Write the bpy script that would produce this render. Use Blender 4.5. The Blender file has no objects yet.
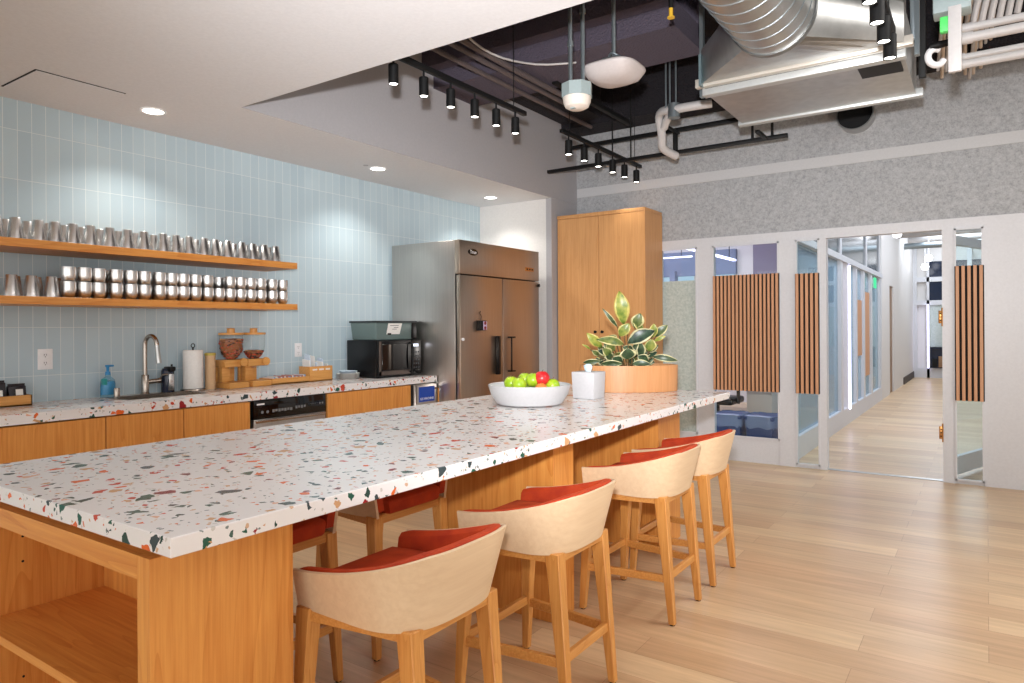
import bpy, bmesh, math, random
from mathutils import Vector, Matrix
random.seed(7)
sc = bpy.context.scene
COL = sc.collection
PI = math.pi

# ------------------------------------------------------------------ materials
def lin(c):
    return tuple((v / 12.92 if v <= .04045 else ((v + .055) / 1.055) ** 2.4) for v in c)
def rgb(r, g, b):
    return lin((r / 255, g / 255, b / 255)) + (1,)

class Mat:
    """Small wrapper round a node tree."""
    def __init__(s, name, color=(.8, .8, .8, 1), rough=.5, metal=0.0, **kw):
        s.m = bpy.data.materials.new(name)
        s.m.use_nodes = True
        s.nt = s.m.node_tree
        s.b = s.nt.nodes['Principled BSDF']
        s.out = s.nt.nodes['Material Output']
        s.b.inputs['Base Color'].default_value = color
        s.b.inputs['Roughness'].default_value = rough
        s.b.inputs['Metallic'].default_value = metal
        for k, v in kw.items():
            s.b.inputs[k.replace('_', ' ')].default_value = v
    def n(s, t, **kw):
        nd = s.nt.nodes.new(t)
        for k, v in kw.items():
            if k in nd.inputs.keys():
                nd.inputs[k].default_value = v
            else:
                setattr(nd, k, v)
        return nd
    def l(s, a, b):
        s.nt.links.new(a, b)
    def coord(s, scale=(1, 1, 1), rot=(0, 0, 0), loc=(0, 0, 0)):
        tc = s.n('ShaderNodeTexCoord')
        mp = s.n('ShaderNodeMapping')
        mp.inputs['Scale'].default_value = scale
        mp.inputs['Rotation'].default_value = rot
        mp.inputs['Location'].default_value = loc
        s.l(tc.outputs['Object'], mp.inputs['Vector'])
        return mp.outputs['Vector']
    def ramp(s, fac, stops, interp='LINEAR'):
        r = s.n('ShaderNodeValToRGB')
        cr = r.color_ramp
        cr.interpolation = interp
        while len(cr.elements) < len(stops):
            cr.elements.new(.5)
        for e, (p, c) in zip(cr.elements, stops):
            e.position = p
            e.color = c
        s.l(fac, r.inputs['Fac'])
        return r.outputs['Color']
    def mix(s, fac, a, b, mode='MIX'):
        m = s.n('ShaderNodeMix', data_type='RGBA', blend_type=mode)
        for sock, v in ((m.inputs[0], fac), (m.inputs[6], a), (m.inputs[7], b)):
            if hasattr(v, 'is_output'):
                s.l(v, sock)
            else:
                sock.default_value = v
        return m.outputs[2]
    def math(s, op, a, b=None):
        m = s.n('ShaderNodeMath', operation=op)
        for i, v in enumerate((a, b)):
            if v is None:
                continue
            if hasattr(v, 'is_output'):
                s.l(v, m.inputs[i])
            else:
                m.inputs[i].default_value = v
        return m.outputs[0]
    def bump(s, h, strength=.2, dist=.01):
        b = s.n('ShaderNodeBump')
        b.inputs['Strength'].default_value = strength
        b.inputs['Distance'].default_value = dist
        s.l(h, b.inputs['Height'])
        s.l(b.outputs['Normal'], s.b.inputs['Normal'])
    def base(s, c):
        s.l(c, s.b.inputs['Base Color'])

def plain(name, c, rough=.5, metal=0, bump=None, **kw):
    m = Mat(name, c, rough, metal, **kw)
    nz = m.n('ShaderNodeTexNoise', Scale=bump[0] if bump else 60.0, Detail=4.0)
    m.l(m.coord(), nz.inputs['Vector'])
    d = tuple(v * .94 for v in c[:3]) + (1,)
    m.base(m.ramp(nz.outputs['Fac'], [(.3, d), (.7, c)]))
    if bump:
        m.bump(nz.outputs['Fac'], bump[1], bump[2])
    return m.m

def wood(name, c1, c2, axis='z', scale=1.0, rough=.4, figure=.5):
    """grain running along the axis, with broad cathedral figure"""
    m = Mat(name, c1, rough)
    lo, hi = 1.1 * scale, 34 * scale
    sc_ = {'x': (lo, hi, hi), 'y': (hi, lo, hi), 'z': (hi, hi, lo)}[axis]
    sb = {'x': (.5, 5, 5), 'y': (5, .5, 5), 'z': (5, 5, .5)}[axis]
    sb = tuple(v * scale for v in sb)
    n1 = m.n('ShaderNodeTexNoise', Scale=2.2, Detail=6.0, Roughness=.62, Distortion=.15)
    m.l(m.coord(sc_), n1.inputs['Vector'])
    n2 = m.n('ShaderNodeTexNoise', Scale=1.3, Detail=2.0, Distortion=.5)
    m.l(m.coord(sb), n2.inputs['Vector'])
    rings = m.math('FRACT', m.math('MULTIPLY', n2.outputs['Fac'], 9.0))
    ring = m.math('MULTIPLY', m.math('POWER', rings, 5.0), .42 * figure)
    f = m.math('ADD', n1.outputs['Fac'], ring)
    m.base(m.ramp(f, [(.34, c1), (.62, tuple((a + b) / 2 for a, b in zip(c1, c2))), (.95, c2)]))
    m.bump(n1.outputs['Fac'], .06, .002)
    return m.m

M = {}
ORA, ORB = rgb(226, 158, 80), rgb(194, 112, 40)
M['cab_z'] = wood('honey_oak_upright', ORA, ORB, 'z')
M['cab_y'] = wood('honey_oak_along_y', ORA, ORB, 'y')
M['cab_x'] = wood('honey_oak_along_x', ORA, ORB, 'x')
M['tall_z'] = wood('tall_cabinet_oak', rgb(214, 160, 104), rgb(190, 132, 76), 'z', figure=.25)
M['leg'] = wood('stool_oak', rgb(219, 158, 86), rgb(190, 120, 52), 'z', 1.6, .38)
M['rail'] = wood('stool_rail_oak', rgb(219, 158, 86), rgb(190, 120, 52), 'y', 1.6, .38)
M['shell'] = wood('pale_ash_ply', rgb(228, 202, 168), rgb(214, 184, 148), 'y', .8, .45, .25)
M['shell_edge'] = wood('pale_ash_edge', rgb(232, 214, 186), rgb(216, 192, 158), 'y', .8, .45, .1)
M['bamboo'] = wood('bamboo', rgb(222, 164, 92), rgb(196, 130, 58), 'y', 1.4)
M['planter'] = wood('planter_beech', rgb(208, 150, 100), rgb(186, 126, 76), 'z', 1.2, .4, .15)
M['slat'] = wood('slat_oak', rgb(206, 154, 116), rgb(184, 130, 92), 'z', 1.4, .5, .2)
M['ext_white'] = plain('frame_white', rgb(212, 213, 217), .38)
M['ceil'] = plain('ceiling_white', rgb(220, 220, 222), .85)
M['wallwhite'] = plain('wall_white', rgb(222, 219, 216), .7)
M['beamgrey'] = plain('soffit_paint', rgb(173, 171, 174), .7)
M['black_void'] = plain('black_fireproofing', rgb(34, 31, 37), .9, bump=(45.0, .9, .03))
M['purple_void'] = plain('dark_plum_fireproofing', rgb(86, 78, 92), .9, bump=(60.0, .9, .02))
M['black'] = plain('black_metal', rgb(14, 14, 15), .55, Specular_IOR_Level=.3)
M['blackplastic'] = plain('black_plastic', rgb(13, 13, 15), .3, Specular_IOR_Level=.3)
M['blackgloss'] = plain('black_gloss', rgb(8, 8, 10), .06)
M['darkgap'] = plain('dark_gap', rgb(20, 16, 14), .8)
M['white'] = plain('white_plastic', rgb(240, 240, 242), .4)
M['paper'] = plain('white_paper', rgb(240, 238, 234), .8)
M['whitepipe'] = plain('white_pvc', rgb(192, 189, 188), .45)
M['galv'] = plain('galvanised_conduit', rgb(150, 160, 165), .35, .8)
M['pewter'] = plain('pewter_plastic', rgb(150, 164, 165), .5)
M['chrome'] = plain('brushed_nickel', rgb(176, 166, 156), .25, 1)
M['brass'] = plain('brass', rgb(196, 140, 80), .3, .9)
M['kraft'] = plain('kraft_cardboard', rgb(214, 178, 138), .8)
M['yellow'] = plain('yellow_green_rim', rgb(196, 176, 80), .5)
M['blue_soap'] = plain('blue_soap', rgb(30, 150, 200), .2)
M['blue_pump'] = plain('blue_pump', rgb(20, 130, 190), .3)
M['blue_sign'] = plain('blue_sign', rgb(20, 70, 170), .4)
M['blue_bin'] = plain('blue_bin', rgb(40, 66, 120), .45)
M['liner'] = plain('clear_liner', rgb(120, 136, 170), .25)
M['red_tag'] = plain('dark_red_plastic', rgb(120, 20, 30), .4)
M['pink'] = plain('pale_violet', rgb(196, 176, 206), .5)
M['soil'] = plain('potting_soil', rgb(52, 38, 28), .95, bump=(90.0, .8, .02))
M['stemgreen'] = plain('plant_stem', rgb(110, 88, 52), .6)
M['cereal'] = plain('cereal', rgb(158, 92, 46), .8, bump=(80.0, .8, .01))
M['cushion_seam'] = plain('cushion_seam', rgb(150, 40, 16), .9)
M['teal'] = plain('dark_teal_glass', rgb(40, 56, 62), .15)
M['navy'] = plain('navy_glass', rgb(22, 34, 56), .12)
M['greydeck'] = plain('corridor_deck', rgb(186, 190, 196), .8)
M['desk'] = wood('walnut_desk', rgb(150, 116, 84), rgb(120, 86, 58), 'x')
M['greybase'] = plain('dark_rubber_base', rgb(66, 60, 58), .6)
M['tote_label'] = M['paper']
M['orange_bit'] = plain('orange_skin', rgb(226, 130, 60), .45)

def steel(name, c, rough, stretch=(60, 60, .6), bs=.05, wob=0):
    m = Mat(name, c, rough, 1.0)
    n = m.n('ShaderNodeTexNoise', Scale=3.0, Detail=4.0)
    m.l(m.coord(stretch), n.inputs['Vector'])
    m.base(m.ramp(n.outputs['Fac'], [(.3, tuple(v * .86 for v in c[:3]) + (1,)), (.7, c)]))
    h = n.outputs['Fac']
    if wob:
        w = m.n('ShaderNodeTexNoise', Scale=1.0, Detail=1.0)
        m.l(m.coord((2.2, 2.2, 3.2)), w.inputs['Vector'])
        h = m.math('ADD', m.math('MULTIPLY', h, .02), m.math('MULTIPLY', w.outputs['Fac'], wob))
    m.bump(h, bs, .01)
    m.b.inputs['Anisotropic'].default_value = .4
    return m.m
M['steel'] = steel('brushed_stainless', rgb(196, 190, 184), .3, bs=.35, wob=1.6)
M['fridgefront'] = steel('brushed_stainless_door', rgb(186, 168, 152), .32, (60, 60, .6), .3, .7)
M['cup'] = steel('tumbler_steel', rgb(226, 225, 224), .27, (60, 60, 2), .1)
M['sheet'] = steel('galvanised_sheet', rgb(192, 192, 190), .36, (6, 6, 6), .05, .6)
M['sheetdark'] = steel('galvanised_side', rgb(150, 152, 152), .4, (6, 6, 6), .05)

def glass(name, tint=(.93, .97, .97, 1), refl=.9, frost=None):
    """pane: mostly clear, mirror-like at grazing angles"""
    m = Mat(name)
    tr = m.n('ShaderNodeBsdfTransparent'); tr.inputs['Color'].default_value = tint
    gl = m.n('ShaderNodeBsdfGlossy'); gl.inputs['Roughness'].default_value = .02
    gl.inputs['Color'].default_value = (refl, refl, refl, 1)
    lw = m.n('ShaderNodeLayerWeight'); lw.inputs['Blend'].default_value = .5
    fac = m.math('ADD', m.math('MULTIPLY', m.math('POWER', lw.outputs['Facing'], 5.0), .7), .03)
    mx = m.n('ShaderNodeMixShader')
    m.l(fac, mx.inputs[0]); m.l(tr.outputs[0], mx.inputs[1]); m.l(gl.outputs[0], mx.inputs[2])
    last = mx
    if frost:
        df = m.n('ShaderNodeBsdfDiffuse'); df.inputs['Color'].default_value = frost[0]
        mx2 = m.n('ShaderNodeMixShader'); mx2.inputs[0].default_value = frost[1]
        m.l(mx.outputs[0], mx2.inputs[1]); m.l(df.outputs[0], mx2.inputs[2])
        last = mx2
    m.l(last.outputs[0], m.out.inputs['Surface'])
    return m.m
M['glass'] = glass('clear_glass')
M['clearplastic'] = glass('clear_plastic', (.97, .98, .98, 1), .5, ((.8, .85, .9, 1), .025))
M['bottleclear'] = glass('blue_bottle', (.75, .9, .97, 1), .8, ((.3, .7, .9, 1), .15))
M['tote'] = glass('smoky_tote', (.62, .68, .66, 1), .8, (rgb(120, 138, 136), .72))
M['tint'] = glass('tinted_corridor_glass', (.82, .9, .95, 1), .9, (rgb(170, 200, 214), .35))

def frosted():
    m = Mat('felt_backed_film', rgb(186, 196, 190), .7)
    n = m.n('ShaderNodeTexNoise', Scale=42.0, Detail=5.0, Roughness=.7)
    m.l(m.coord(), n.inputs['Vector'])
    m.base(m.ramp(n.outputs['Fac'], [(.35, rgb(168, 182, 176)), (.65, rgb(200, 208, 202))]))
    return m.m
M['film'] = frosted()

def felt():
    m = Mat('grey_acoustic_felt', rgb(160, 160, 160), .95)
    n = m.n('ShaderNodeTexNoise', Scale=34.0, Detail=8.0, Roughness=.75)
    m.l(m.coord(), n.inputs['Vector'])
    v = m.n('ShaderNodeTexNoise', Scale=120.0, Detail=3.0)
    m.l(m.coord((1, 1, 1)), v.inputs['Vector'])
    f = m.math('ADD', m.math('MULTIPLY', n.outputs['Fac'], .7), m.math('MULTIPLY', v.outputs['Fac'], .3))
    m.base(m.ramp(f, [(.36, rgb(144, 146, 149)), (.5, rgb(170, 172, 175)), (.64, rgb(188, 190, 192))]))
    m.bump(f, .3, .004)
    return m.m
M['felt'] = felt()
M['band'] = plain('felt_band', rgb(200, 201, 203), .9)

def tile():
    m = Mat('blue_stack_tile', rgb(170, 200, 208), .12)
    tc = m.n('ShaderNodeTexCoord')
    sep = m.n('ShaderNodeSeparateXYZ'); m.l(tc.outputs['Object'], sep.inputs[0])
    com = m.n('ShaderNodeCombineXYZ')
    m.l(m.math('SUBTRACT', sep.outputs['Y'], 1.726), com.inputs[0])
    m.l(m.math('SUBTRACT', sep.outputs['Z'], 1.078), com.inputs[1])
    br = m.n('ShaderNodeTexBrick', offset=0.0, squash=1.0)
    br.inputs['Scale'].default_value = 1.0
    br.inputs['Brick Width'].default_value = .0777
    br.inputs['Row Height'].default_value = .3025
    br.inputs['Mortar Size'].default_value = .0016
    br.inputs['Mortar Smooth'].default_value = .1
    br.inputs['Bias'].default_value = 0
    br.inputs['Color1'].default_value = rgb(178, 198, 208)
    br.inputs['Color2'].default_value = rgb(187, 206, 214)
    br.inputs['Mortar'].default_value = rgb(222, 228, 228)
    m.l(com.outputs[0], br.inputs['Vector'])
    m.base(br.outputs['Color'])
    rg = m.math('ADD', m.math('MULTIPLY', br.outputs['Fac'], .4), .26)
    m.l(rg, m.b.inputs['Roughness'])
    n = m.n('ShaderNodeTexNoise', Scale=9.0, Detail=1.0)
    m.l(tc.outputs['Object'], n.inputs['Vector'])
    h = m.math('SUBTRACT', m.math('MULTIPLY', n.outputs['Fac'], .35), br.outputs['Fac'])
    m.bump(h, .35, .003)
    return m.m
M['tile'] = tile()

def floor_mat():
    m = Mat('oak_plank_floor', rgb(200, 164, 130), .33)
    tc = m.n('ShaderNodeTexCoord')
    br = m.n('ShaderNodeTexBrick', offset=.37, offset_frequency=2, squash=1.0)
    br.inputs['Scale'].default_value = 1.0
    br.inputs['Brick Width'].default_value = 1.22
    br.inputs['Row Height'].default_value = .178
    br.inputs['Mortar Size'].default_value = .0012
    br.inputs['Mortar Smooth'].default_value = .2
    br.inputs['Bias'].default_value = 0
    br.inputs['Color1'].default_value = rgb(206, 171, 134)
    br.inputs['Color2'].default_value = rgb(228, 199, 160)
    br.inputs['Mortar'].default_value = rgb(176, 138, 106)
    m.l(tc.outputs['Object'], br.inputs['Vector'])
    n = m.n('ShaderNodeTexNoise', Scale=2.0, Detail=7.0, Roughness=.65, Distortion=.3)
    m.l(m.coord((.9, 14, 1)), n.inputs['Vector'])
    n2 = m.n('ShaderNodeTexNoise', Scale=1.1, Detail=2.0)
    m.l(m.coord((.7, 3, 1)), n2.inputs['Vector'])
    g = m.ramp(n.outputs['Fac'], [(.3, (.80, .78, .75, 1)), (.7, (1.06, 1.06, 1.06, 1))])
    g2 = m.ramp(n2.outputs['Fac'], [(.3, (.88, .87, .86, 1)), (.7, (1.04, 1.04, 1.04, 1))])
    c = m.mix(1.0, br.outputs['Color'], g, 'MULTIPLY')
    m.base(m.mix(1.0, c, g2, 'MULTIPLY'))
    m.bump(m.math('SUBTRACT', m.math('MULTIPLY', n.outputs['Fac'], .2), br.outputs['Fac']), .2, .002)
    return m.m
M['floor'] = floor_mat()

def terrazzo():
    m = Mat('terrazzo', rgb(234, 231, 230), .2, Specular_IOR_Level=.4)
    WHT = rgb(232, 229, 228)
    col = None
    def layer(scale, keep, thr, seed, under, stops):
        vec = m.coord((scale,) * 3, (.3, .2, .5 + seed), (seed * 3.1, seed, seed * 1.7))
        nz = m.n('ShaderNodeTexNoise', Scale=1.7, Detail=2.0)
        m.l(vec, nz.inputs['Vector'])
        off = m.n('ShaderNodeVectorMath', operation='MULTIPLY_ADD')
        m.l(nz.outputs['Color'], off.inputs[0]); off.inputs[1].default_value = (.45,) * 3
        m.l(vec, off.inputs[2])
        v = m.n('ShaderNodeTexVoronoi', feature='F1'); v.inputs['Scale'].default_value = 1.0
        e = m.n('ShaderNodeTexVoronoi', feature='DISTANCE_TO_EDGE'); e.inputs['Scale'].default_value = 1.0
        m.l(off.outputs[0], v.inputs['Vector']); m.l(off.outputs[0], e.inputs['Vector'])
        sp = m.n('ShaderNodeSeparateColor'); m.l(v.outputs['Color'], sp.inputs[0])
        mask = m.math('MULTIPLY', m.math('GREATER_THAN', e.outputs['Distance'], thr),
                      m.math('LESS_THAN', sp.outputs[0], keep))
        c = m.ramp(sp.outputs[1], stops, 'CONSTANT')
        return m.mix(mask, under, c)
    stops = [(0, rgb(36, 88, 72)), (.2, rgb(222, 104, 48)), (.36, rgb(206, 160, 116)), (.52, rgb(58, 72, 76)),
             (.62, rgb(196, 74, 52)), (.74, rgb(226, 178, 150)), (.84, rgb(40, 70, 64)), (.93, rgb(150, 40, 44))]
    tiny = [(0, rgb(206, 170, 140)), (.3, rgb(120, 130, 128)), (.5, rgb(214, 130, 96)), (.7, rgb(200, 196, 190)), (.85, rgb(70, 96, 88))]
    c = layer(80, .13, .14, 1.3, WHT, tiny)
    c = layer(40, .15, .15, 2.2, c, stops)
    c = layer(22, .12, .12, 0.4, c, stops)
    m.base(c)
    return m.m
M['terrazzo'] = terrazzo()

def velvet():
    m = Mat('burnt_orange_velvet', rgb(190, 60, 16), .8)
    m.b.inputs['Sheen Weight'].default_value = .15
    m.b.inputs['Sheen Tint'].default_value = rgb(240, 120, 60)
    n = m.n('ShaderNodeTexNoise', Scale=14.0, Detail=3.0)
    m.l(m.coord(), n.inputs['Vector'])
    m.base(m.ramp(n.outputs['Fac'], [(.3, rgb(166, 46, 10)), (.7, rgb(196, 66, 16))]))
    return m.m
M['velvet'] = velvet()

def leafmat():
    m = Mat('variegated_leaf', rgb(60, 90, 50), .35)
    uv = m.n('ShaderNodeUVMap')
    sep = m.n('ShaderNodeSeparateXYZ'); m.l(uv.outputs[0], sep.inputs[0])
    n = m.n('ShaderNodeTexNoise', Scale=26.0, Detail=4.0)
    m.l(m.coord(), n.inputs['Vector'])
    e = m.math('ABSOLUTE', m.math('SUBTRACT', sep.outputs[0], .5))       # 0 midrib .. .5 edge
    e = m.math('ADD', e, m.math('MULTIPLY', m.math('SUBTRACT', n.outputs['Fac'], .5), .22))
    dark = m.ramp(n.outputs['Fac'], [(.35, rgb(22, 44, 34)), (.6, rgb(54, 80, 58))])
    lite = m.ramp(n.outputs['Fac'], [(.35, rgb(104, 128, 48)), (.65, rgb(166, 168, 76))])
    cen = m.mix(sep.outputs[1], dark, lite)       # v carries the tone of the leaf
    edge = m.ramp(sep.outputs[1], [(0, rgb(206, 200, 156)), (1, rgb(196, 182, 96))])
    k = m.ramp(e, [(.33, (0, 0, 0, 1)), (.40, (1, 1, 1, 1))])
    m.base(m.mix(k, cen, edge))
    return m.m
M['leaf'] = leafmat()

def apple(name, a, b):
    m = Mat(name, a, .28)
    n = m.n('ShaderNodeTexNoise', Scale=18.0, Detail=3.0)
    m.l(m.coord(), n.inputs['Vector'])
    m.base(m.ramp(n.outputs['Fac'], [(.35, a), (.65, b)]))
    return m.m
M['apple_g'] = apple('green_apple_skin', rgb(140, 176, 30), rgb(176, 200, 50))
M['apple_r'] = apple('red_apple_skin', rgb(190, 20, 30), rgb(220, 50, 50))

def emit(name, c, s):
    m = Mat(name)
    e = m.n('ShaderNodeEmission'); e.inputs[0].default_value = c; e.inputs[1].default_value = s
    m.l(e.outputs[0], m.out.inputs['Surface'])
    return m.m
M['lamp'] = emit('lamp_glow', (1, .95, .86, 1), 9.0)
M['led'] = emit('led_violet', (.72, .70, 1, 1), 3.2)
M['ledw'] = emit('led_white', (.92, .94, 1, 1), 4.0)
M['exitglow'] = emit('green_sign_glow', (.1, .75, .35, 1), 1.0)
M['display'] = emit('display_glow', (.8, .85, 1, 1), 1.6)

# ------------------------------------------------------------------ mesh builder
class MB:
    def __init__(s):
        s.bm = bmesh.new()
        s.mi = 0
    def _merge(s, t):
        for f in t.faces:
            f.material_index = s.mi
        me = bpy.data.meshes.new('tmp')
        t.to_mesh(me); t.free()
        s.bm.from_mesh(me)
        bpy.data.meshes.remove(me)
        return s
    def box(s, x0, x1, y0, y1, z0, z1, bev=0, seg=2):
        t = bmesh.new()
        bmesh.ops.create_cube(t, size=1)
        for v in t.verts:
            v.co = Vector(((x0 + x1) / 2 + v.co.x * (x1 - x0), (y0 + y1) / 2 + v.co.y * (y1 - y0), (z0 + z1) / 2 + v.co.z * (z1 - z0)))
        if bev:
            bmesh.ops.bevel(t, geom=list(t.edges), offset=bev, segments=seg, affect='EDGES', profile=.5)
        return s._merge(t)
    def hexa(s, lo, hi, bev=0, seg=2):
        """lo, hi: four corners each, counter-clockwise from above"""
        t = bmesh.new()
        a = [t.verts.new(p) for p in lo]; b = [t.verts.new(p) for p in hi]
        t.faces.new(a[::-1]); t.faces.new(b)
        for i in range(4):
            j = (i + 1) % 4
            t.faces.new((a[i], a[j], b[j], b[i]))
        bmesh.ops.recalc_face_normals(t, faces=list(t.faces))
        if bev:
            bmesh.ops.bevel(t, geom=list(t.edges), offset=bev, segments=seg, affect='EDGES', profile=.5)
        return s._merge(t)
    def taper(s, cx0, cy0, wx0, wy0, z0, cx1, cy1, wx1, wy1, z1, bev=0, seg=2):
        q = lambda cx, cy, wx, wy, z: [(cx - wx, cy - wy, z), (cx + wx, cy - wy, z), (cx + wx, cy + wy, z), (cx - wx, cy + wy, z)]
        return s.hexa(q(cx0, cy0, wx0 / 2, wy0 / 2, z0), q(cx1, cy1, wx1 / 2, wy1 / 2, z1), bev, seg)
    def cyl(s, p0, p1, r0, r1=None, seg=20):
        p0, p1 = Vector(p0), Vector(p1); r1 = r0 if r1 is None else r1
        d = p1 - p0
        t = bmesh.new()
        bmesh.ops.create_cone(t, cap_ends=True, segments=seg, radius1=r0, radius2=r1, depth=d.length)
        q = Vector((0, 0, 1)).rotation_difference(d.normalized()).to_matrix().to_4x4()
        bmesh.ops.transform(t, matrix=Matrix.Translation((p0 + p1) / 2) @ q, verts=t.verts)
        return s._merge(t)
    def lathe(s, prof, c=(0, 0, 0), seg=28, sx=1, sy=1, rot=0):
        t = bmesh.new()
        rings = []
        for r, z in prof:
            if r < 1e-5:
                rings.append([t.verts.new((c[0], c[1], c[2] + z))])
                continue
            ring = []
            for i in range(seg):
                a = 2 * PI * i / seg
                x, y = r * sx * math.cos(a), r * sy * math.sin(a)
                ring.append(t.verts.new((c[0] + x * math.cos(rot) - y * math.sin(rot), c[1] + x * math.sin(rot) + y * math.cos(rot), c[2] + z)))
            rings.append(ring)
        for a, b in zip(rings, rings[1:]):
            for i in range(seg):
                j = (i + 1) % seg
                if len(a) == 1 and len(b) == 1:
                    continue
                if len(a) == 1:
                    t.faces.new((a[0], b[j], b[i]))
                elif len(b) == 1:
                    t.faces.new((a[i], a[j], b[0]))
                else:
                    t.faces.new((a[i], a[j], b[j], b[i]))
        bmesh.ops.recalc_face_normals(t, faces=list(t.faces))
        return s._merge(t)
    def tube(s, pts, r, seg=10, smooth=4):
        pts = [Vector(p) for p in pts]
        if smooth and len(pts) > 2:                     # Catmull-Rom
            q = [pts[0]] + pts + [pts[-1]]
            out = []
            for i in range(1, len(q) - 2):
                for k in range(smooth):
                    u = k / smooth
                    a, b, c, d = q[i - 1], q[i], q[i + 1], q[i + 2]
                    out.append(.5 * ((2 * b) + (c - a) * u + (2 * a - 5 * b + 4 * c - d) * u * u + (3 * b - a - 3 * c + d) * u ** 3))
            out.append(pts[-1]); pts = out
        t = bmesh.new()
        rings = []
        ref = None
        for i, p in enumerate(pts):
            d = (pts[min(i + 1, len(pts) - 1)] - pts[max(i - 1, 0)]).normalized()
            if ref is None:
                ref = Vector((0, 0, 1)) if abs(d.z) < .9 else Vector((1, 0, 0))
            u = (ref - d * ref.dot(d)).normalized(); ref = u
            w = d.cross(u)
            rr = r[min(i * len(r) // len(pts), len(r) - 1)] if isinstance(r, (list, tuple)) else r
            rings.append([t.verts.new(p + (u * math.cos(2 * PI * k / seg) + w * math.sin(2 * PI * k / seg)) * rr) for k in range(seg)])
        for a, b in zip(rings, rings[1:]):
            for k in range(seg):
                t.faces.new((a[k], a[(k + 1) % seg], b[(k + 1) % seg], b[k]))
        t.faces.new(rings[0][::-1]); t.faces.new(rings[-1])
        bmesh.ops.recalc_face_normals(t, faces=list(t.faces))
        return s._merge(t)
    def poly(s, pts, thick):
        """flat polygon given thickness along the vector"""
        t = bmesh.new()
        th = Vector(thick)
        a = [t.verts.new(Vector(p)) for p in pts]; b = [t.verts.new(Vector(p) + th) for p in pts]
        t.faces.new(a); t.faces.new(b[::-1])
        for i in range(len(a)):
            j = (i + 1) % len(a)
            t.faces.new((a[i], b[i], b[j], a[j]))
        bmesh.ops.recalc_face_normals(t, faces=list(t.faces))
        return s._merge(t)
    def loft(s, rings, cap=True):
        t = bmesh.new()
        rr = [[t.verts.new(p) for p in r] for r in rings]
        n = len(rr[0])
        for a, b in zip(rr, rr[1:]):
            for i in range(n):
                t.faces.new((a[i], a[(i + 1) % n], b[(i + 1) % n], b[i]))
        if cap:
            t.faces.new(rr[0][::-1]); t.faces.new(rr[-1])
        bmesh.ops.recalc_face_normals(t, faces=list(t.faces))
        return s._merge(t)
    def mat(s, i):
        s.mi = i
        return s

def link(name, mb, mats, loc=(0, 0, 0), ang=35):
    me = bpy.data.meshes.new(name)
    mb.bm.to_mesh(me); mb.bm.free()
    if not isinstance(mats, (list, tuple)):
        mats = [mats]
    for m in mats:
        me.materials.append(m)
    for p in me.polygons:
        p.use_smooth = True
    me.set_sharp_from_angle(angle=math.radians(ang))
    o = bpy.data.objects.new(name, me)
    COL.objects.link(o)
    return o

def tag(o, label=None, cat=None, group=None, kind=None):
    if label: o['label'] = label
    if cat: o['category'] = cat
    if group: o['group'] = group
    if kind: o['kind'] = kind
    return o

def thing(name, label, cat, loc, group=None, kind=None):
    o = bpy.data.objects.new(name, None)
    COL.objects.link(o)
    o.empty_display_size = .05
    o.location = loc
    return tag(o, label, cat, group, kind)

def part(root, name, mb, mats, label=None, ang=35):
    """mb is drawn in world coordinates of the unrotated root"""
    o = link(name, mb, mats, ang=ang)
    o.parent = root
    off = Vector((0, 0, 0))
    r = root
    while r is not None:
        off += r.location
        r = r.parent
    o.location = -off
    if label: o['label'] = label
    return o

def single(name, label, cat, mb, mats, group=None, kind=None, base=None, ang=35):
    o = link(name, mb, mats, ang=ang)
    if base:
        b = Vector(base)
        o.data.transform(Matrix.Translation(-b))
        o.location = b
    return tag(o, label, cat, group, kind)

def struct(name, mb, mats, root=None):
    o = link(name, mb, mats)
    if root:
        o.parent = root; o.location = -root.location
    else:
        o['kind'] = 'structure'
    return o

def dup(root, loc, rotz=0, label=None, group=None):
    r = root.copy(); COL.objects.link(r)
    r.location = loc; r.rotation_euler = (0, 0, rotz)
    if label: r['label'] = label
    if group: r['group'] = group
    for ch in list(root.children):
        c = ch.copy(); COL.objects.link(c); c.parent = r
        for g in list(ch.children):
            d = g.copy(); COL.objects.link(d); d.parent = c
    return r

def text(root, name, body, size, loc, rot, mat, ext=.0006, align='CENTER'):
    cu = bpy.data.curves.new(name, 'FONT')
    cu.body = body; cu.size = size; cu.extrude = ext
    cu.align_x = align; cu.align_y = 'CENTER'
    cu.materials.append(mat)
    o = bpy.data.objects.new(name, cu); COL.objects.link(o)
    o.parent = root
    off = Vector((0, 0, 0)); r = root
    while r is not None:
        off += r.location; r = r.parent
    o.location = Vector(loc) - off
    o.rotation_euler = rot
    bpy.context.view_layer.update()
    me = bpy.data.meshes.new_from_object(o)
    m_ = bpy.data.objects.new(name, me); COL.objects.link(m_)
    m_.parent = root; m_.location = o.location; m_.rotation_euler = rot
    bpy.data.objects.remove(o)
    return m_
FACE_X = (PI / 2, 0, PI / 2)      # text readable when looking along -X
FACE_NY = (PI / 2, 0, 0)          # text readable when looking along +Y
ORD = ['', 'first', 'second', 'third', 'fourth', 'fifth', 'sixth', 'seventh', 'eighth', 'ninth', 'tenth', 'eleventh', 'twelfth',
       'thirteenth', 'fourteenth', 'fifteenth', 'sixteenth', 'seventeenth', 'eighteenth', 'nineteenth', 'twentieth', 'twenty-first', 'twenty-second']

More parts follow.
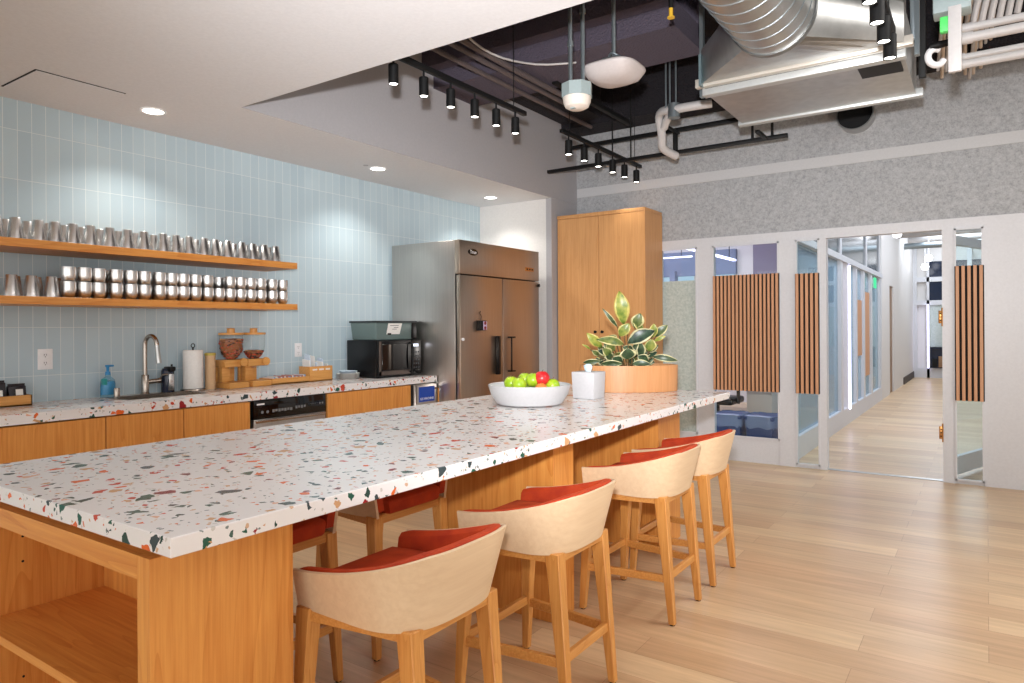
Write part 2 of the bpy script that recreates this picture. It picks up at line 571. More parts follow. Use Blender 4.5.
# ------------------------------------------------------------------ camera
H = 1.36
F_, HY, YAW, ROLL = 693.9246, 327.7267, 0.6000062, -0.00625816
fw = Vector((-math.sin(YAW), math.cos(YAW), 0)); rt = Vector((math.cos(YAW), math.sin(YAW), 0)); up = Vector((0, 0, 1))
R3 = rt * math.cos(ROLL) + up * math.sin(ROLL)
U3 = up * math.cos(ROLL) - rt * math.sin(ROLL)
cam = bpy.data.cameras.new('camera')
cam.sensor_width = 36; cam.lens = 36 * F_ / 1024
cam.shift_y = (HY - 341.5) / 1024
cam.clip_start = .02; cam.clip_end = 100
co = bpy.data.objects.new('camera', cam); COL.objects.link(co)
mw = Matrix((R3, U3, -fw)).transposed().to_4x4(); mw.translation = (0, 0, H)
co.matrix_world = mw
sc.camera = co

# ------------------------------------------------------------------ setting
XW, ZC = -4.9, 2.775          # tiled wall, white ceiling
XB, YO = -3.915, 2.68         # soffit face, edge of the ceiling opening
YG = 7.07                     # felt and glass wall
YE = 6.51                     # white end wall of the kitchen
struct('floor', MB().box(-9, 4.2, -4.2, 24, -.12, 0), M['floor'])
struct('wall_left', MB().box(XW - .15, XW, -4.2, YE + .2, 0, ZC), M['tile'])
struct('wall_end', MB().box(XW, -3.985, YE, YE + .12, 0, ZC), M['wallwhite'])
struct('trim_1', MB().box(-3.985, XB, YE - .012, YG, 0, ZC - .0005).box(XB - .12, XB, YO + .15, 4.72, ZC + .031, 4.2).box(XB - .12, XB, 4.72, YG, ZC + .031, 3.8).box(XB + .0005, XB + .004, YO, YG, ZC, ZC + .2), M['beamgrey'])
struct('ceiling', MB().box(XW - .1, XB, -4.2, YG, ZC, ZC + .03).box(XB, 4.2, -4.2, YO, ZC, ZC + .03), M['ceil'])
struct('ceiling_deck', MB().box(-5.1, 4.4, YO - .6, 7.3, 4.2, 4.3).box(-5.1, 4.4, YO - .7, YO - .6, ZC + .03, 4.3).box(-5.1, -5.0, YO - .6, 7.3, ZC + .03, 4.3).box(4.2, 4.4, YO - .6, YG, ZC + .03, 4.3), M['black_void'])
struct('wall_back', MB().box(XB, 4.4, YG + .02, YG + .16, 2.275, 3.56).box(XB, .103, YG, YG + .02, 2.275, 2.856).box(.103, 4.4, YG, YG + .02, 2.275, 2.856)
       .box(XB, 4.4, YG, YG + .02, 2.958, 3.56), M['felt'])
struct('trim_2', MB().box(XB, 4.4, YG - .004, YG + .02, 2.857, 2.957), M['band'])
struct('wall_back_upper', MB().box(-5.1, 4.4, YG - .35, YG + .16, 3.56, 4.2), M['black_void'])
struct('wall_right', MB().box(4.2, 4.35, 2.0, YG, 0, 4.2), M['wallwhite'])
struct('wall_back_panel', MB().box(.245, 4.2, YG, YG + .08, 0, 2.275).box(.11, .245, YG - .012, YG + .08, 0, 2.275), M['ext_white'])

# glazed partition: frame as one piece of the setting, each opening a window
fr = MB()
ZH = 2.275
fr.box(-3.9, -2.893, YG, YG + .08, 0, ZH)
fr.box(-2.893, .11, YG - .01, YG + .09, 2.185, ZH)                       # head
for a, b in ((-2.49, -2.325), (-1.672, -1.518), (-1.305, -1.245), (-.318, -.228), (-.02, .11)):
    fr.box(a, b, YG - .012, YG + .092, 0, 2.185)
fr.box(-2.325, -1.672, YG, YG + .08, 0, .245).box(-2.893, -2.49, YG, YG + .08, 0, .245)
fr.box(-1.518, -1.305, YG, YG + .08, 0, .03).box(-.228, -.02, YG, YG + .08, 0, .03)
for a, b in ((-2.325, -1.672), (-2.893, -2.49), (-1.518, -1.305), (-.228, -.02)):   # slim glazing beads
    z0 = .245 if b - a > .3 else .03
    fr.box(a, a + .014, YG - .022, YG - .012, z0, 2.185).box(b - .014, b, YG - .022, YG - .012, z0, 2.185)
    fr.box(a, b, YG - .022, YG - .012, z0, z0 + .014).box(a, b, YG - .022, YG - .012, 2.171, 2.185)
struct('trim_3', fr, M['ext_white'])
struct('trim_4', MB().box(-1.245, -.318, YG + .01, YG + .07, 0, .006), M['sheet'])     # metal threshold
for i, (a, b, z0) in enumerate(((-2.893, -2.49, .245), (-2.325, -1.672, .245), (-1.518, -1.305, .03), (-.228, -.02, .03))):
    struct('window_%d' % (i + 1), MB().box(a, b, YG + .03, YG + .038, z0, 2.185), M['glass'])
tag(link('privacy_film', MB().box(-2.893, -2.49, YG + .020, YG + .028, .245, 1.845), M['film']),
    'grey green speckled privacy panel in the pane beside the tall cabinet', 'screen')

# open door leaf beyond the opening
d = thing('door_1', None, None, (-.27, YG + .1, 0), kind='structure')
p0, p1 = Vector((-.262, YG + .12, 0)), Vector((-.0, 7.97, 0)); dv = (p1 - p0).normalized(); nv = Vector((-dv.y, dv.x, 0)) * .02
def leafbox(mb, u0, u1, z0, z1):
    L = (p1 - p0).length
    a, b = p0 + dv * u0 * L, p0 + dv * u1 * L
    q = lambda z: [a - nv + up * z, b - nv + up * z, b + nv + up * z, a + nv + up * z]
    return mb.hexa(q(z0), q(z1))
mb = MB(); leafbox(mb, 0, 1, .04, .2); leafbox(mb, 0, .06, .2, 2.15); leafbox(mb, .93, 1, .2, 2.15); leafbox(mb, .06, .93, 2.07, 2.15)
o = part(d, 'door_frame', mb, M['ext_white'])
nv = nv * .2; mb = MB(); leafbox(mb, .06, .93, .2, 2.07); part(d, 'door_glass', mb, M['glass'])
for z in (.43, 1.43):
    h = MB().box(-.345, -.318, YG - .03, YG - .008, z - .055, z + .055, .003)
    for k in (-.03, 0, .03):
        h.mat(1).cyl((-.33, YG - .034, z + k), (-.33, YG - .028, z + k), .006, seg=8).mat(0)
    h.cyl((-.318, YG - .03, z - .08), (-.318, YG - .03, z + .08), .006, seg=10)
    part(d, 'hinge', h, [M['brass'], M['black']], 'brass hinge')

# slatted wood screens fixed to the glass
def slats(x0, x1, z0, z1, n, label):
    root = thing('slat_screen', label, 'screen', ((x0 + x1) / 2, YG - .03, z0), 'slatted wood screens on the glass')
    part(root, 'backing', MB().box(x0, x1, YG - .030, YG - .023, z0, z1), M['darkgap'])
    w = (x1 - x0) / n
    s = MB()
    for i in range(n):
        a = x0 + i * w + w * .2
        s.box(a, a + w * .58, YG - .055, YG - .030, z0, z1, .002, 1)
    part(root, 'slats', s, M['slat'])
slats(-2.318, -1.664, .715, 1.875, 17, 'wide slatted oak screen on the pane above the blue bins')
slats(-1.519, -1.302, .715, 1.86, 5, 'narrow slatted oak screen just left of the open doorway')
slats(-.226, -.016, .715, 1.862, 5, 'narrow slatted oak screen on the sidelight right of the doorway hinges')

# ------------------------------------------------------------------ beyond the glass: corridor and rooms
XP = -1.585
struct('wall_corridor_end', MB().box(-3, 3, 20.95, 21.1, 0, 4).box(-3, -1.62, 20.3, 20.95, 0, 4), M['wallwhite'])
struct('wall_corridor_right', MB().box(2.6, 2.7, YG + .2, 20.95, 0, 4), M['wallwhite'])
struct('ceiling_corridor', MB().box(-9, 3, YG + .16, 21.1, 3.75, 3.85), M['greydeck'])
struct('wall_room_end', MB().box(-9, XP - .1, 12.6, 12.7, 0, 3.75), M['wallwhite'])
struct('wall_room_left', MB().box(-9.1, -9, YG, 12.7, 0, 3.75), M['wallwhite'])
struct('wall_room_front', MB().box(-9, XB - .1, YG, YG + .16, 0, 4.2), M['wallwhite'])
struct('wall_corridor_left', MB().box(XP - .1, XP, 14.3, 15.55, 0, 3.75).box(XP - .1, XP, 16.25, 20.95, 0, 3.75).box(XP - .1, XP, 15.55, 16.25, 2.15, 3.75)
       .box(XP - .14, XP - .1, 15.5, 16.3, 0, 2.2), M['wallwhite'])
struct('baseboard_corridor', MB().box(XP, XP + .02, 18.2, 20.9, 0, .16), M['greybase'])
struct('door_2', MB().box(XP - .08, XP - .03, 15.55, 16.25, 0, 2.15), M['desk'])
cp = MB().box(XP - .09, XP, YG + .1, 14.3, 0, .23).box(XP - .1, XP + .02, YG + .1, 14.3, 2.22, 2.295)
for a, b in ((YG + .1, YG + .2), (10.0, 10.18), (10.5, 10.66), (11.3, 11.42), (12.05, 12.2), (12.9, 13.05), (14.1, 14.3)):
    cp.box(XP - .09, XP, a, b, .23, 2.22)
for y in (10.1, 12.5, 14.2):
    cp.box(XP - .07, XP - .02, y, y + .12, 2.295, 3.75)
struct('trim_5', cp, M['ext_white'])
struct('window_5', MB().box(XP - .05, XP - .042, YG + .2, 10.0, .23, 2.22), M['tint'])
struct('window_6', MB().box(XP - .05, XP - .042, 10.66, 12.9, .23, 2.22), M['tint'])
struct('window_7', MB().box(XP - .05, XP - .042, 13.05, 14.1, .23, 2.22), M['tint'])
struct('window_8', MB().box(XP - .06, XP - .04, YG + .1, 14.2, 2.295, 3.75), M['teal'])
tag(link('light_strip', MB().box(XP + .001, XP + .02, 10.6, 10.66, .2, 2.2), M['led']), 'violet light strip upright on the nearest corridor glazing post', 'light')
tag(link('notice_board', MB().box(XP - .035, XP - .02, 11.42, 12.0, .9, 1.75), M['slat']), 'tan upright panel behind the corridor glass', 'panel')
tag(link('notice_board', MB().box(XP - .035, XP - .02, 12.3, 12.85, .55, 1.9), M['slat']), 'longer tan panel at the far end of the corridor glass', 'panel')
t = thing('exit_sign', 'small green lit exit sign high on the corridor glazing', 'sign', (XP + .06, 13.1, 1.98))
part(t, 'sign_face', MB().box(XP + .02, XP + .035, 13.05, 13.3, 1.99, 2.17, .004), M['exitglow'])
part(t, 'bracket', MB().box(XP, XP + .02, 13.12, 13.22, 2.0, 2.16), M['white'])
# storefront at the end of the corridor
e = MB()
for a, b in ((-1.62, -1.5), (-1.28, -1.22), (-.4, -.3)):
    e.box(a, b, 20.86, 20.94, 0, 4)
e.box(-1.5, 1, 20.86, 20.94, 2.48, 2.6).box(-1.5, 1, 20.86, 20.94, 1.88, 2.0).box(-1.5, 1, 20.86, 20.94, 0, .25)
struct('trim_6', e, M['ext_white'])
struct('window_9', MB().box(-1.22, .9, 20.89, 20.92, 2.0, 2.48).box(-1.22, .9, 20.89, 20.92, 2.6, 3.0), M['navy'])
struct('window_10', MB().box(-1.22, .9, 20.9, 20.92, .8, 1.88), M['film'])
tag(link('light_strip', MB().box(-1.27, -1.235, 20.8, 20.86, .25, 1.9), M['led']), 'violet light strip upright at the far corridor end', 'light')
t = thing('bookcase', 'low dark bookcase behind the glass at the corridor end', 'bookcase', (-.8, 20.8, .26))
part(t, 'carcass', MB().box(-1.2, -.3, 20.75, 20.86, .26, .28).box(-1.2, -.3, 20.75, 20.86, .76, .79).box(-1.2, -1.17, 20.75, 20.86, .28, .76).box(-.6, -.57, 20.75, 20.86, .28, .76).box(-1.2, -.3, 20.84, 20.86, .28, .76), M['navy'])
for k in range(4):
    single('bookend_box', 'dark storage box %s from the left in the bookcase at the corridor end' % ORD[k + 1], 'box',
           MB().box(-1.15 + k * .13, -1.05 + k * .13, 20.76, 20.83, .28, .5 + .06 * (k % 3), .004), [M['black'], M['desk'], M['red_tag'], M['black']][k], 'boxes in the corridor bookcase', base=(-1.1 + k * .13, 20.8, .28))
# corridor ceiling pipes and bulbs
for k, (y, z) in enumerate(((17.5, 3.35), (18.6, 3.2), (19.6, 3.45))):
    single('ceiling_pipe', 'white pipe crossing high over the corridor, %s from the doorway' % ORD[k + 1], 'pipe', MB().cyl((XP, y, z), (.9, y, z), .07, seg=14), M['galv'] if k % 2 else M['whitepipe'], 'pipes over the corridor')
for k, (x, y, z) in enumerate(((-1.35, 14.5, 3.05), (-1.15, 19.5, 2.98), (-1.25, 19.9, 2.8))):
    t = thing('corridor_lamp', 'small bright lamp hanging over the corridor, %s from the doorway' % ORD[k + 1], 'lamp', (x, y, z), 'corridor lamps')
    part(t, 'bulb', MB().lathe([(0, -.09), (.06, -.07), (.09, 0), (.06, .07), (0, .09)], (x, y, z), 16), M['ledw'])
    part(t, 'rod', MB().cyl((x, y, z + .08), (x, y, 3.75), .012, seg=8), M['white'])
# side room seen through the left panes and the corridor glass
t = thing('desk', 'brown desk in the room behind the corridor glass', 'desk', (-3.2, 10.4, 0))
part(t, 'desk_top', MB().box(-3.9, -2.3, 9.6, 11.4, .70, .74, .004), M['desk'])
for x in (-3.8, -2.4):
    for y in (9.7, 11.3):
        part(t, 'leg', MB().box(x - .03, x + .03, y - .03, y + .03, 0, .70), M['ext_white'])
t = thing('office_plant', 'small green plant in a white pot on the office desk', 'plant', (-2.55, 10.5, .74))
part(t, 'pot', MB().lathe([(0, 0), (.09, 0), (.12, .2), (.1, .2), (.09, .17), (0, .17)], (-2.55, 10.5, .74), 18), M['white'])
lf = MB()
for i in range(46):
    a, b = random.random() * 2 * PI, random.uniform(.2, 1.2)
    v = Vector((math.cos(a) * math.cos(b), math.sin(a) * math.cos(b), math.sin(b))) * random.uniform(.16, .3)
    c = Vector((-2.55, 10.5, .92))
    s = Vector((-v.y, v.x, 0)).normalized() * .05
    lf.poly([c + v * .25, c + v * .6 + s, c + v, c + v * .6 - s], (0, 0, .003))
part(t, 'foliage', lf, plain('office_leaf', rgb(70, 130, 90), .5))
struct('wall_room_panel', MB().box(-3.34, -1.72, 12.3, 12.6, 0, 3.7), plain('dusky_panel', rgb(120, 112, 130), .7))
for k in range(4):
    struct('window_%d' % (11 + k), MB().box(-6.6 + k * .75, -6.0 + k * .75, 12.57, 12.6, .9, 2.3), emit('daylit_window_%d' % k, (.55, .75, .95, 1), .7))
t = thing('light_strip', 'violet light strip running high through the room behind the glass', 'light', (-3.63, 11, 2.5))
part(t, 'tube', MB().box(-3.66, -3.60, 8.6, 12.2, 2.5, 2.53), M['led'])
for y in (9, 11.9):
    part(t, 'rod', MB().cyl((-3.63, y, 2.53), (-3.63, y, 3.75), .006, seg=6), M['black'])
t = thing('light_strip', 'second violet light strip across the room near the far wall', 'light', (-5.2, 12.3, 2.5))
part(t, 'tube', MB().box(-6.2, -4.4, 12.2, 12.24, 2.62, 2.645), M['led'])
for x in (-6, -4.6):
    part(t, 'rod', MB().cyl((x, 12.22, 2.64), (x, 12.22, 3.75), .006, seg=6), M['black'])
struct('trim_7', MB().box(-6.2, -3.7, 12.5, 12.6, 2.3, 2.75).box(-4.9, -4.8, 12.4, 12.6, 0, 2.4), plain('room_blue_trim', rgb(120, 134, 160), .6))
def recycle_bin(x, y, label, dx):
    r = thing('recycling_bin', label, 'bin', (x, y, 0), 'blue bins behind the glass')
    part(r, 'body', MB().taper(x, y, .24, .28, 0, x, y, .285, .34, .40, .02).taper(x, y, .30, .36, .39, x, y, .30, .36, .43, .008), M['blue_bin'])
    l = MB()
    n = 28
    ring = lambda s, z, w: [(x + s * math.copysign(abs(math.cos(2 * PI * i / n)) ** .4, math.cos(2 * PI * i / n)) * .163 , y + s * math.copysign(abs(math.sin(2 * PI * i / n)) ** .4, math.sin(2 * PI * i / n)) * .193, z + w * math.sin(i * 2.4 + dx)) for i in range(n)]
    l.loft([ring(.96, .31, .014), ring(.98, .38, .008), ring(.98, .434, .003), ring(.88, .44, .004), ring(.83, .41, .004)], cap=False)
    part(r, 'bin_liner', l, M['liner'], 'crinkled clear bin liner')
recycle_bin(-2.265, 7.47, 'blue recycling bin behind the glass, nearer the tall cabinet', 0)
recycle_bin(-1.935, 7.47, 'blue recycling bin behind the glass, nearer the doorway', 1.3)
t = thing('office_chair', 'black office chair behind the glass and the blue bins', 'chair', (-2.62, 8.2, 0))
part(t, 'seat', MB().box(-2.9, -2.4, 7.95, 8.45, .45, .53, .03), M['blackplastic'])
part(t, 'backrest', MB().box(-2.88, -2.42, 8.44, 8.5, .62, 1.1, .025), M['blackplastic'])
part(t, 'post', MB().cyl((-2.65, 8.2, .08), (-2.65, 8.2, .45), .025), M['black'])
for s, nm in ((-2.91, 'armrest'), (-2.39, 'armrest')):
    part(t, nm, MB().box(s - .03, s + .03, 8.0, 8.3, .68, .71, .01).box(s - .015, s + .015, 8.13, 8.17, .46, .69), M['black'])
bs = MB()
for k in range(5):
    a = 2 * PI * k / 5
    bs.cyl((-2.65, 8.2, .08), (-2.65 + .28 * math.cos(a), 8.2 + .28 * math.sin(a), .06), .02, .015, 10)
    bs.cyl((-2.665 + .28 * math.cos(a), 8.2 + .28 * math.sin(a), .03), (-2.635 + .28 * math.cos(a), 8.2 + .28 * math.sin(a), .03), .03, seg=12)
part(t, 'base', bs, M['black'])
tag(link('storage_pedestal', MB().box(-2.28, -2.0, 8.1, 8.6, 0, .95, .006), plain('pale_laminate', rgb(214, 196, 180), .5)), 'pale pedestal cabinet behind the blue bins', 'cabinet')

# ------------------------------------------------------------------ tall oak cabinet
t = thing('tall_cabinet', 'tall honey oak two-door cabinet against the grey felt wall', 'cabinet', (-3.39, 6.83, 0))
part(t, 'carcass', MB().box(-3.905, -2.868, 6.622, 7.055, 0, 2.55).box(-3.905, -2.868, 6.6, 7.055, 2.545, 2.585, .003), M['tall_z'])
for a, b, kx in ((-3.9, -3.397, -3.433), (-3.393, -2.89, -3.352)):
    dr = part(t, 'door', MB().box(a, b, 6.6, 6.62, .06, 2.54, .0015, 1), M['tall_z'])
    part(dr, 'knob', MB().cyl((kx, 6.6, 1.31), (kx, 6.575, 1.31), .012, .016, 14), M['black'], 'black knob')
part(t, 'end_panel', MB().box(-2.889, -2.866, 6.598, 7.055, 0, 2.545, .002, 1), M['tall_z'])

# ------------------------------------------------------------------ refrigerator
t = thing('refrigerator', 'tall two-door stainless steel refrigerator at the end of the back counter', 'refrigerator', (-4.43, 5.68, 0))
part(t, 'body', MB().box(-4.86, -4.06, 5.003, 6.37, .14, 2.178, .006), M['steel'])
part(t, 'top_panel', MB().box(-4.062, -4.0, 5.003, 6.37, 1.862, 2.178, .006), M['fridgefront'])
part(t, 'gasket', MB().box(-4.064, -4.045, 5.012, 6.36, .2, 1.862), M['darkgap'])
for i, (a, b) in enumerate(((5.006, 5.683), (5.69, 6.367))):
    dr = part(t, 'door', MB().box(-4.045, -4.0, a, b, .2, 1.852, .006), M['fridgefront'])
    if i == 0:
        part(dr, 'handle', MB().box(-4.0, -3.972, 5.555, 5.61, .9, 1.28, .004).box(-3.973, -3.955, 5.555, 5.57, .9, 1.28, .003), M['blackplastic'], 'black recessed grip')
        part(dr, 'lock', MB().cyl((-4.0, 5.035, 1.255), (-3.985, 5.035, 1.255), .014, seg=14), M['white'])
    else:
        part(dr, 'handle', MB().box(-3.962, -3.948, 5.765, 5.78, .915, 1.27, .004).box(-4.0, -3.95, 5.765, 5.84, 1.255, 1.272, .003).box(-4.0, -3.95, 5.765, 5.84, .915, .93, .003), M['blackplastic'], 'black bracket handle')
part(t, 'hinge', MB().box(-4.0, -3.985, 6.34, 6.365, 1.80, 1.83), M['black'])
bd = part(t, 'badge', MB().lathe([(0, 0), (1, 0), (1, .004), (0, .004)], (0, 0, 0), 28, .075, .032), M['blackgloss'])
bd.data.transform(Matrix.Translation((-4.0, 5.20, 2.075)) @ Matrix.Rotation(PI / 2, 4, 'Z') @ Matrix.Rotation(PI / 2, 4, 'X'))
text(t, 'lettering', 'True', .05, (-3.9945, 5.20, 2.075), FACE_X, M['white'])
dsp = MB().box(-4.0, -3.994, 6.10, 6.26, 1.955, 1.995, .002)
for k in range(3):
    dsp.mat(1).box(-3.995, -3.992, 6.115 + k * .048, 6.145 + k * .048, 1.967, 1.983).mat(0)
part(t, 'display', dsp, [M['brass'], M['blackgloss']], 'small control display')
part(t, 'foot_rail', MB().box(-4.8, -4.05, 5.05, 6.32, 0, .14), M['black'])
t = thing('hanging_lock', 'small black and violet gadget hanging on the left refrigerator door', 'gadget', (-3.98, 5.31, 1.33))
part(t, 'body', MB().box(-3.998, -3.94, 5.25, 5.335, 1.335, 1.43, .006), M['black'])
part(t, 'face', MB().box(-3.94, -3.936, 5.275, 5.33, 1.343, 1.422).mat(1).cyl((-3.937, 5.302, 1.36), (-3.934, 5.302, 1.36), .017, seg=14).cyl((-3.937, 5.302, 1.405), (-3.934, 5.302, 1.405), .017, seg=14), [M['pink'], M['red_tag']], 'violet face with two dark discs')
part(t, 'wire', MB().tube([(-3.99, 5.30, 1.43), (-3.992, 5.315, 1.47), (-3.992, 5.295, 1.50), (-3.996, 5.31, 1.52)], .003, 6), M['black'])

# ------------------------------------------------------------------ back counter
CX0, CX1, CT, CB = XW + .002, -4.27, .914, .858
SX0, SX1, SY0, SY1 = -4.79, -4.50, 2.26, 2.80          # sink opening
ctop = MB().box(CX0, SX0, .4, 4.985, CB, CT).box(SX1, CX1, .4, 4.985, CB, CT).box(SX0, SX1, .4, SY0, CB, CT).box(SX0, SX1, SY1, 4.985, CB, CT)
single('terrazzo_countertop', 'long terrazzo worktop along the blue tiled wall', 'countertop', ctop, M['terrazzo'], base=(-4.58, 2.7, CB))
t = thing('sink', 'steel undermount sink set into the back worktop below the faucet', 'sink', (-4.645, 2.53, .68))
part(t, 'basin', MB().box(SX0 - .01, SX1 + .01, SY0 - .01, SY1 + .01, .68, .69).box(SX0 - .012, SX0, SY0, SY1, .69, CB - .001).box(SX1, SX1 + .012, SY0, SY1, .69, CB - .001)
     .box(SX0, SX1, SY0 - .012, SY0, .69, CB - .001).box(SX0, SX1, SY1, SY1 + .012, .69, CB - .001), M['steel'])
part(t, 'drain', MB().cyl((-4.65, 2.53, .69), (-4.65, 2.53, .694), .045, seg=20), M['chrome'])
part(t, 'rim', MB().box(SX0 - .006, SX0 + .004, SY0 - .006, SY1 + .006, CT - .03, CT + .003).box(SX1 - .004, SX1 + .006, SY0 - .006, SY1 + .006, CT - .03, CT + .003)
     .box(SX0, SX1, SY0 - .006, SY0 + .004, CT - .03, CT + .003).box(SX0, SX1, SY1 - .004, SY1 + .006, CT - .03, CT + .003), M['chrome'])

def base_cab(y0, y1, label, doors=1):
    r = thing('base_cabinet', label, 'cabinet', (-4.58, (y0 + y1) / 2, 0), 'oak base cabinets below the back worktop')
    part(r, 'carcass', MB().box(CX0, -4.312, y0 + .002, y1 - .002, .1, .85 if not (y0 < 2.7 and y1 > 2.1) else .66).box(-4.33, -4.312, y0 + .002, y1 - .002, .1, .85).box(CX0, -4.37, y0 + .002, y1 - .002, 0, .1), M['darkgap'] if False else M['cab_z'])
    w = (y1 - y0) / doors
    for k in range(doors):
        a, b = y0 + k * w + .0018, y0 + (k + 1) * w - .0018
        part(r, 'door', MB().box(-4.312, -4.29, a, b, .11, .848, .0015, 1), M['cab_z'])
base_cab(1.06, 2.023, 'oak base cabinet below the bamboo tea tray')
base_cab(2.025, 2.504, 'oak base cabinet directly below the sink and faucet')
base_cab(2.506, 2.995, 'oak base cabinet immediately left of the dishwasher')
base_cab(3.69, 4.648, 'wide oak base cabinet right of the dishwasher, below the microwave', 2)
t = thing('dishwasher', 'stainless dishwasher with black control strip under the back worktop', 'dishwasher', (-4.58, 3.345, 0))
part(t, 'body', MB().box(CX0, -4.32, 3.01, 3.68, 0, .85), M['black'])
dr = part(t, 'door', MB().box(-4.32, -4.288, 3.022, 3.668, .1, .715, .004), M['steel'])
part(dr, 'handle', MB().box(-4.288, -4.27, 3.03, 3.66, .69, .712, .004), M['chrome'])
cpnl = part(t, 'control_panel', MB().box(-4.32, -4.286, 3.022, 3.668, .718, .852, .003), M['blackgloss'], 'glossy black control panel')
bt = MB()
for k, y in enumerate((3.10, 3.15)):
    bt.lathe([(.014, 0), (.014, .001), (.011, .001), (.011, 0)], (0, 0, 0), 16)
bt = MB()
def disc(mb, y, z, r):
    mb.cyl((-4.287, y, z), (-4.2845, y, z), r, seg=14)
for y in (3.09, 3.135): disc(bt, y, .765, .011)
for k in range(7): bt.box(-4.287, -4.2848, 3.175 + k * .026, 3.194 + k * .026, .757 + (k % 2) * .004, .778)
for k in range(4): bt.box(-4.287, -4.2848, 3.38 + k * .025, 3.397 + k * .025, .764 + (k % 2) * .004, .785)
for k in range(5): bt.box(-4.287, -4.2848, 3.50 + k * .02, 3.507 + k * .02, .785, .789)
for y in (3.61, 3.635): disc(bt, y, .785, .008)
part(cpnl, 'buttons', bt, plain('dim_print', rgb(120, 122, 124), .5))
part(cpnl, 'nameplate', MB().box(-4.287, -4.2846, 3.045, 3.108, .818, .829), M['white'])
t = thing('ice_maker', 'compact stainless ice machine between the base cabinet and the refrigerator', 'ice machine', (-4.58, 4.84, 0))
part(t, 'body', MB().box(CX0, -4.30, 4.70, 4.985, 0, .845, .004), M['steel'])
part(t, 'side_gap', MB().box(CX0, -4.31, 4.652, 4.698, 0, .845), M['darkgap'])
dr = part(t, 'door', MB().box(-4.30, -4.272, 4.712, 4.985, .05, .84, .004), M['steel'])
part(dr, 'handle', MB().tube([(-4.272, 4.965, .80), (-4.235, 4.965, .80), (-4.235, 4.965, .55), (-4.272, 4.965, .55)], .008, 8, 0), M['brass'])
sg = part(t, 'notice', MB().box(-4.272, -4.268, 4.735, 4.95, .685, .822, .001, 1), M['blue_sign'], 'blue notice')
text(t, 'lettering', 'ICE MACHINE', .03, (-4.2675, 4.8425, .712), FACE_X, M['white'])

# ------------------------------------------------------------------ shelves and steel cups
XS = -4.50
YS1 = 3.575
def shelf(z0, z1, label):
    return single('wall_shelf', label, 'shelf', MB().box(XW + .003, XS, .6, YS1, z0, z1, .0015, 1), M['cab_y'], 'oak wall shelves', base=(-4.7, 2.1, z0))
shelf(1.835, 1.883, 'upper long floating oak shelf carrying a row of upturned tumblers')
shelf(1.512, 1.557, 'lower long floating oak shelf carrying stacked steel cups')
ZU, ZL = 1.883, 1.557
TUM = MB().lathe([(0, .122), (.027, .122), (.0285, .120), (.042, .004), (.0425, 0), (.039, 0), (.038, .004), (.026, .112), (0, .112)], seg=26)
tum = single('steel_tumbler', 'x', 'tumbler', TUM, M['cup'], 'upturned tumblers')
CUPM = MB().lathe([(0, 0), (.018, 0), (.028, .006), (.038, .022), (.0415, .05), (.0412, .095), (.041, .099), (.039, .099), (.0392, .05), (.036, .024), (.02, .006), (0, .004)], seg=26)
cup = single('steel_cup', 'x', 'cup', CUPM, M['cup'], 'stacked steel cups')
used = {}
def put(o, loc, label, group):
    if o.name not in used:
        used[o.name] = 1
        c = o
    else:
        c = o.copy(); COL.objects.link(c)
    c.location = loc; c.rotation_euler = (0, 0, PI / 2 * random.randint(0, 3))
    c['label'] = label; c['group'] = group
UP = [1.57, 1.669, 1.787, 1.873, 1.971, 2.068, 2.18, 2.292, 2.401, 2.524, 2.616, 2.713, 2.821, 2.914, 3.01, 3.12, 3.223, 3.318, 3.424]
g = 'tumblers in the front row of the upper shelf'
for k, y in enumerate(reversed(UP)):
    put(tum, (-4.57 + random.uniform(-.006, .006), y, ZU), 'upturned steel tumbler, %s from the right in the front row of the upper shelf' % ORD[k + 1], g)
g = 'tumblers in the back row of the upper shelf'
bk = [1.024 * (a + b) / 2 for a, b in zip(UP, UP[1:])]
for k, y in enumerate(reversed(bk)):
    put(tum, (-4.68, y, ZU), 'upturned steel tumbler, %s from the right in the back row of the upper shelf' % ORD[k + 1], g)
g = 'upturned tumblers at the left of the lower shelf'
for k, y in enumerate((1.85, 1.746, 1.646)):
    put(tum, (-4.565, y, ZL), 'upturned steel tumbler on the lower shelf, %s to the left of the stacked cups' % ORD[k + 1], g)
for k, y in enumerate((1.92, 1.81, 1.70)):
    put(tum, (-4.67, y, ZL), 'upturned steel tumbler at the back of the lower shelf, %s left of the stacks' % ORD[k + 1], g)
LO = [1.945, 2.035, 2.118, 2.222, 2.315, 2.403, 2.503, 2.587, 2.67, 2.758, 2.85, 2.939, 3.027, 3.114, 3.2, 3.287, 3.389, 3.486]
g = 'cups stacked in pairs on the lower shelf'
for k, y in enumerate(reversed(LO)):
    put(cup, (-4.57, y, ZL), 'lower steel cup of the %s stack from the right on the lower shelf' % ORD[k + 1], g)
    if k != 6:
        put(cup, (-4.57, y, ZL + .088), 'top steel cup of the %s stack from the right on the lower shelf' % ORD[k + 1], g)
g = 'cups stacked in pairs at the back of the lower shelf'
for k, y in enumerate(reversed([2.0 + .0915 * i for i in range(17)])):
    put(cup, (-4.68, y + random.uniform(-.01, .01), ZL), 'lower steel cup, %s back-row stack from the right on the lower shelf' % ORD[k + 1], g)
    put(cup, (-4.68, y + random.uniform(-.01, .01), ZL + .088), 'top steel cup, %s back-row stack from the right on the lower shelf' % ORD[k + 1], g)

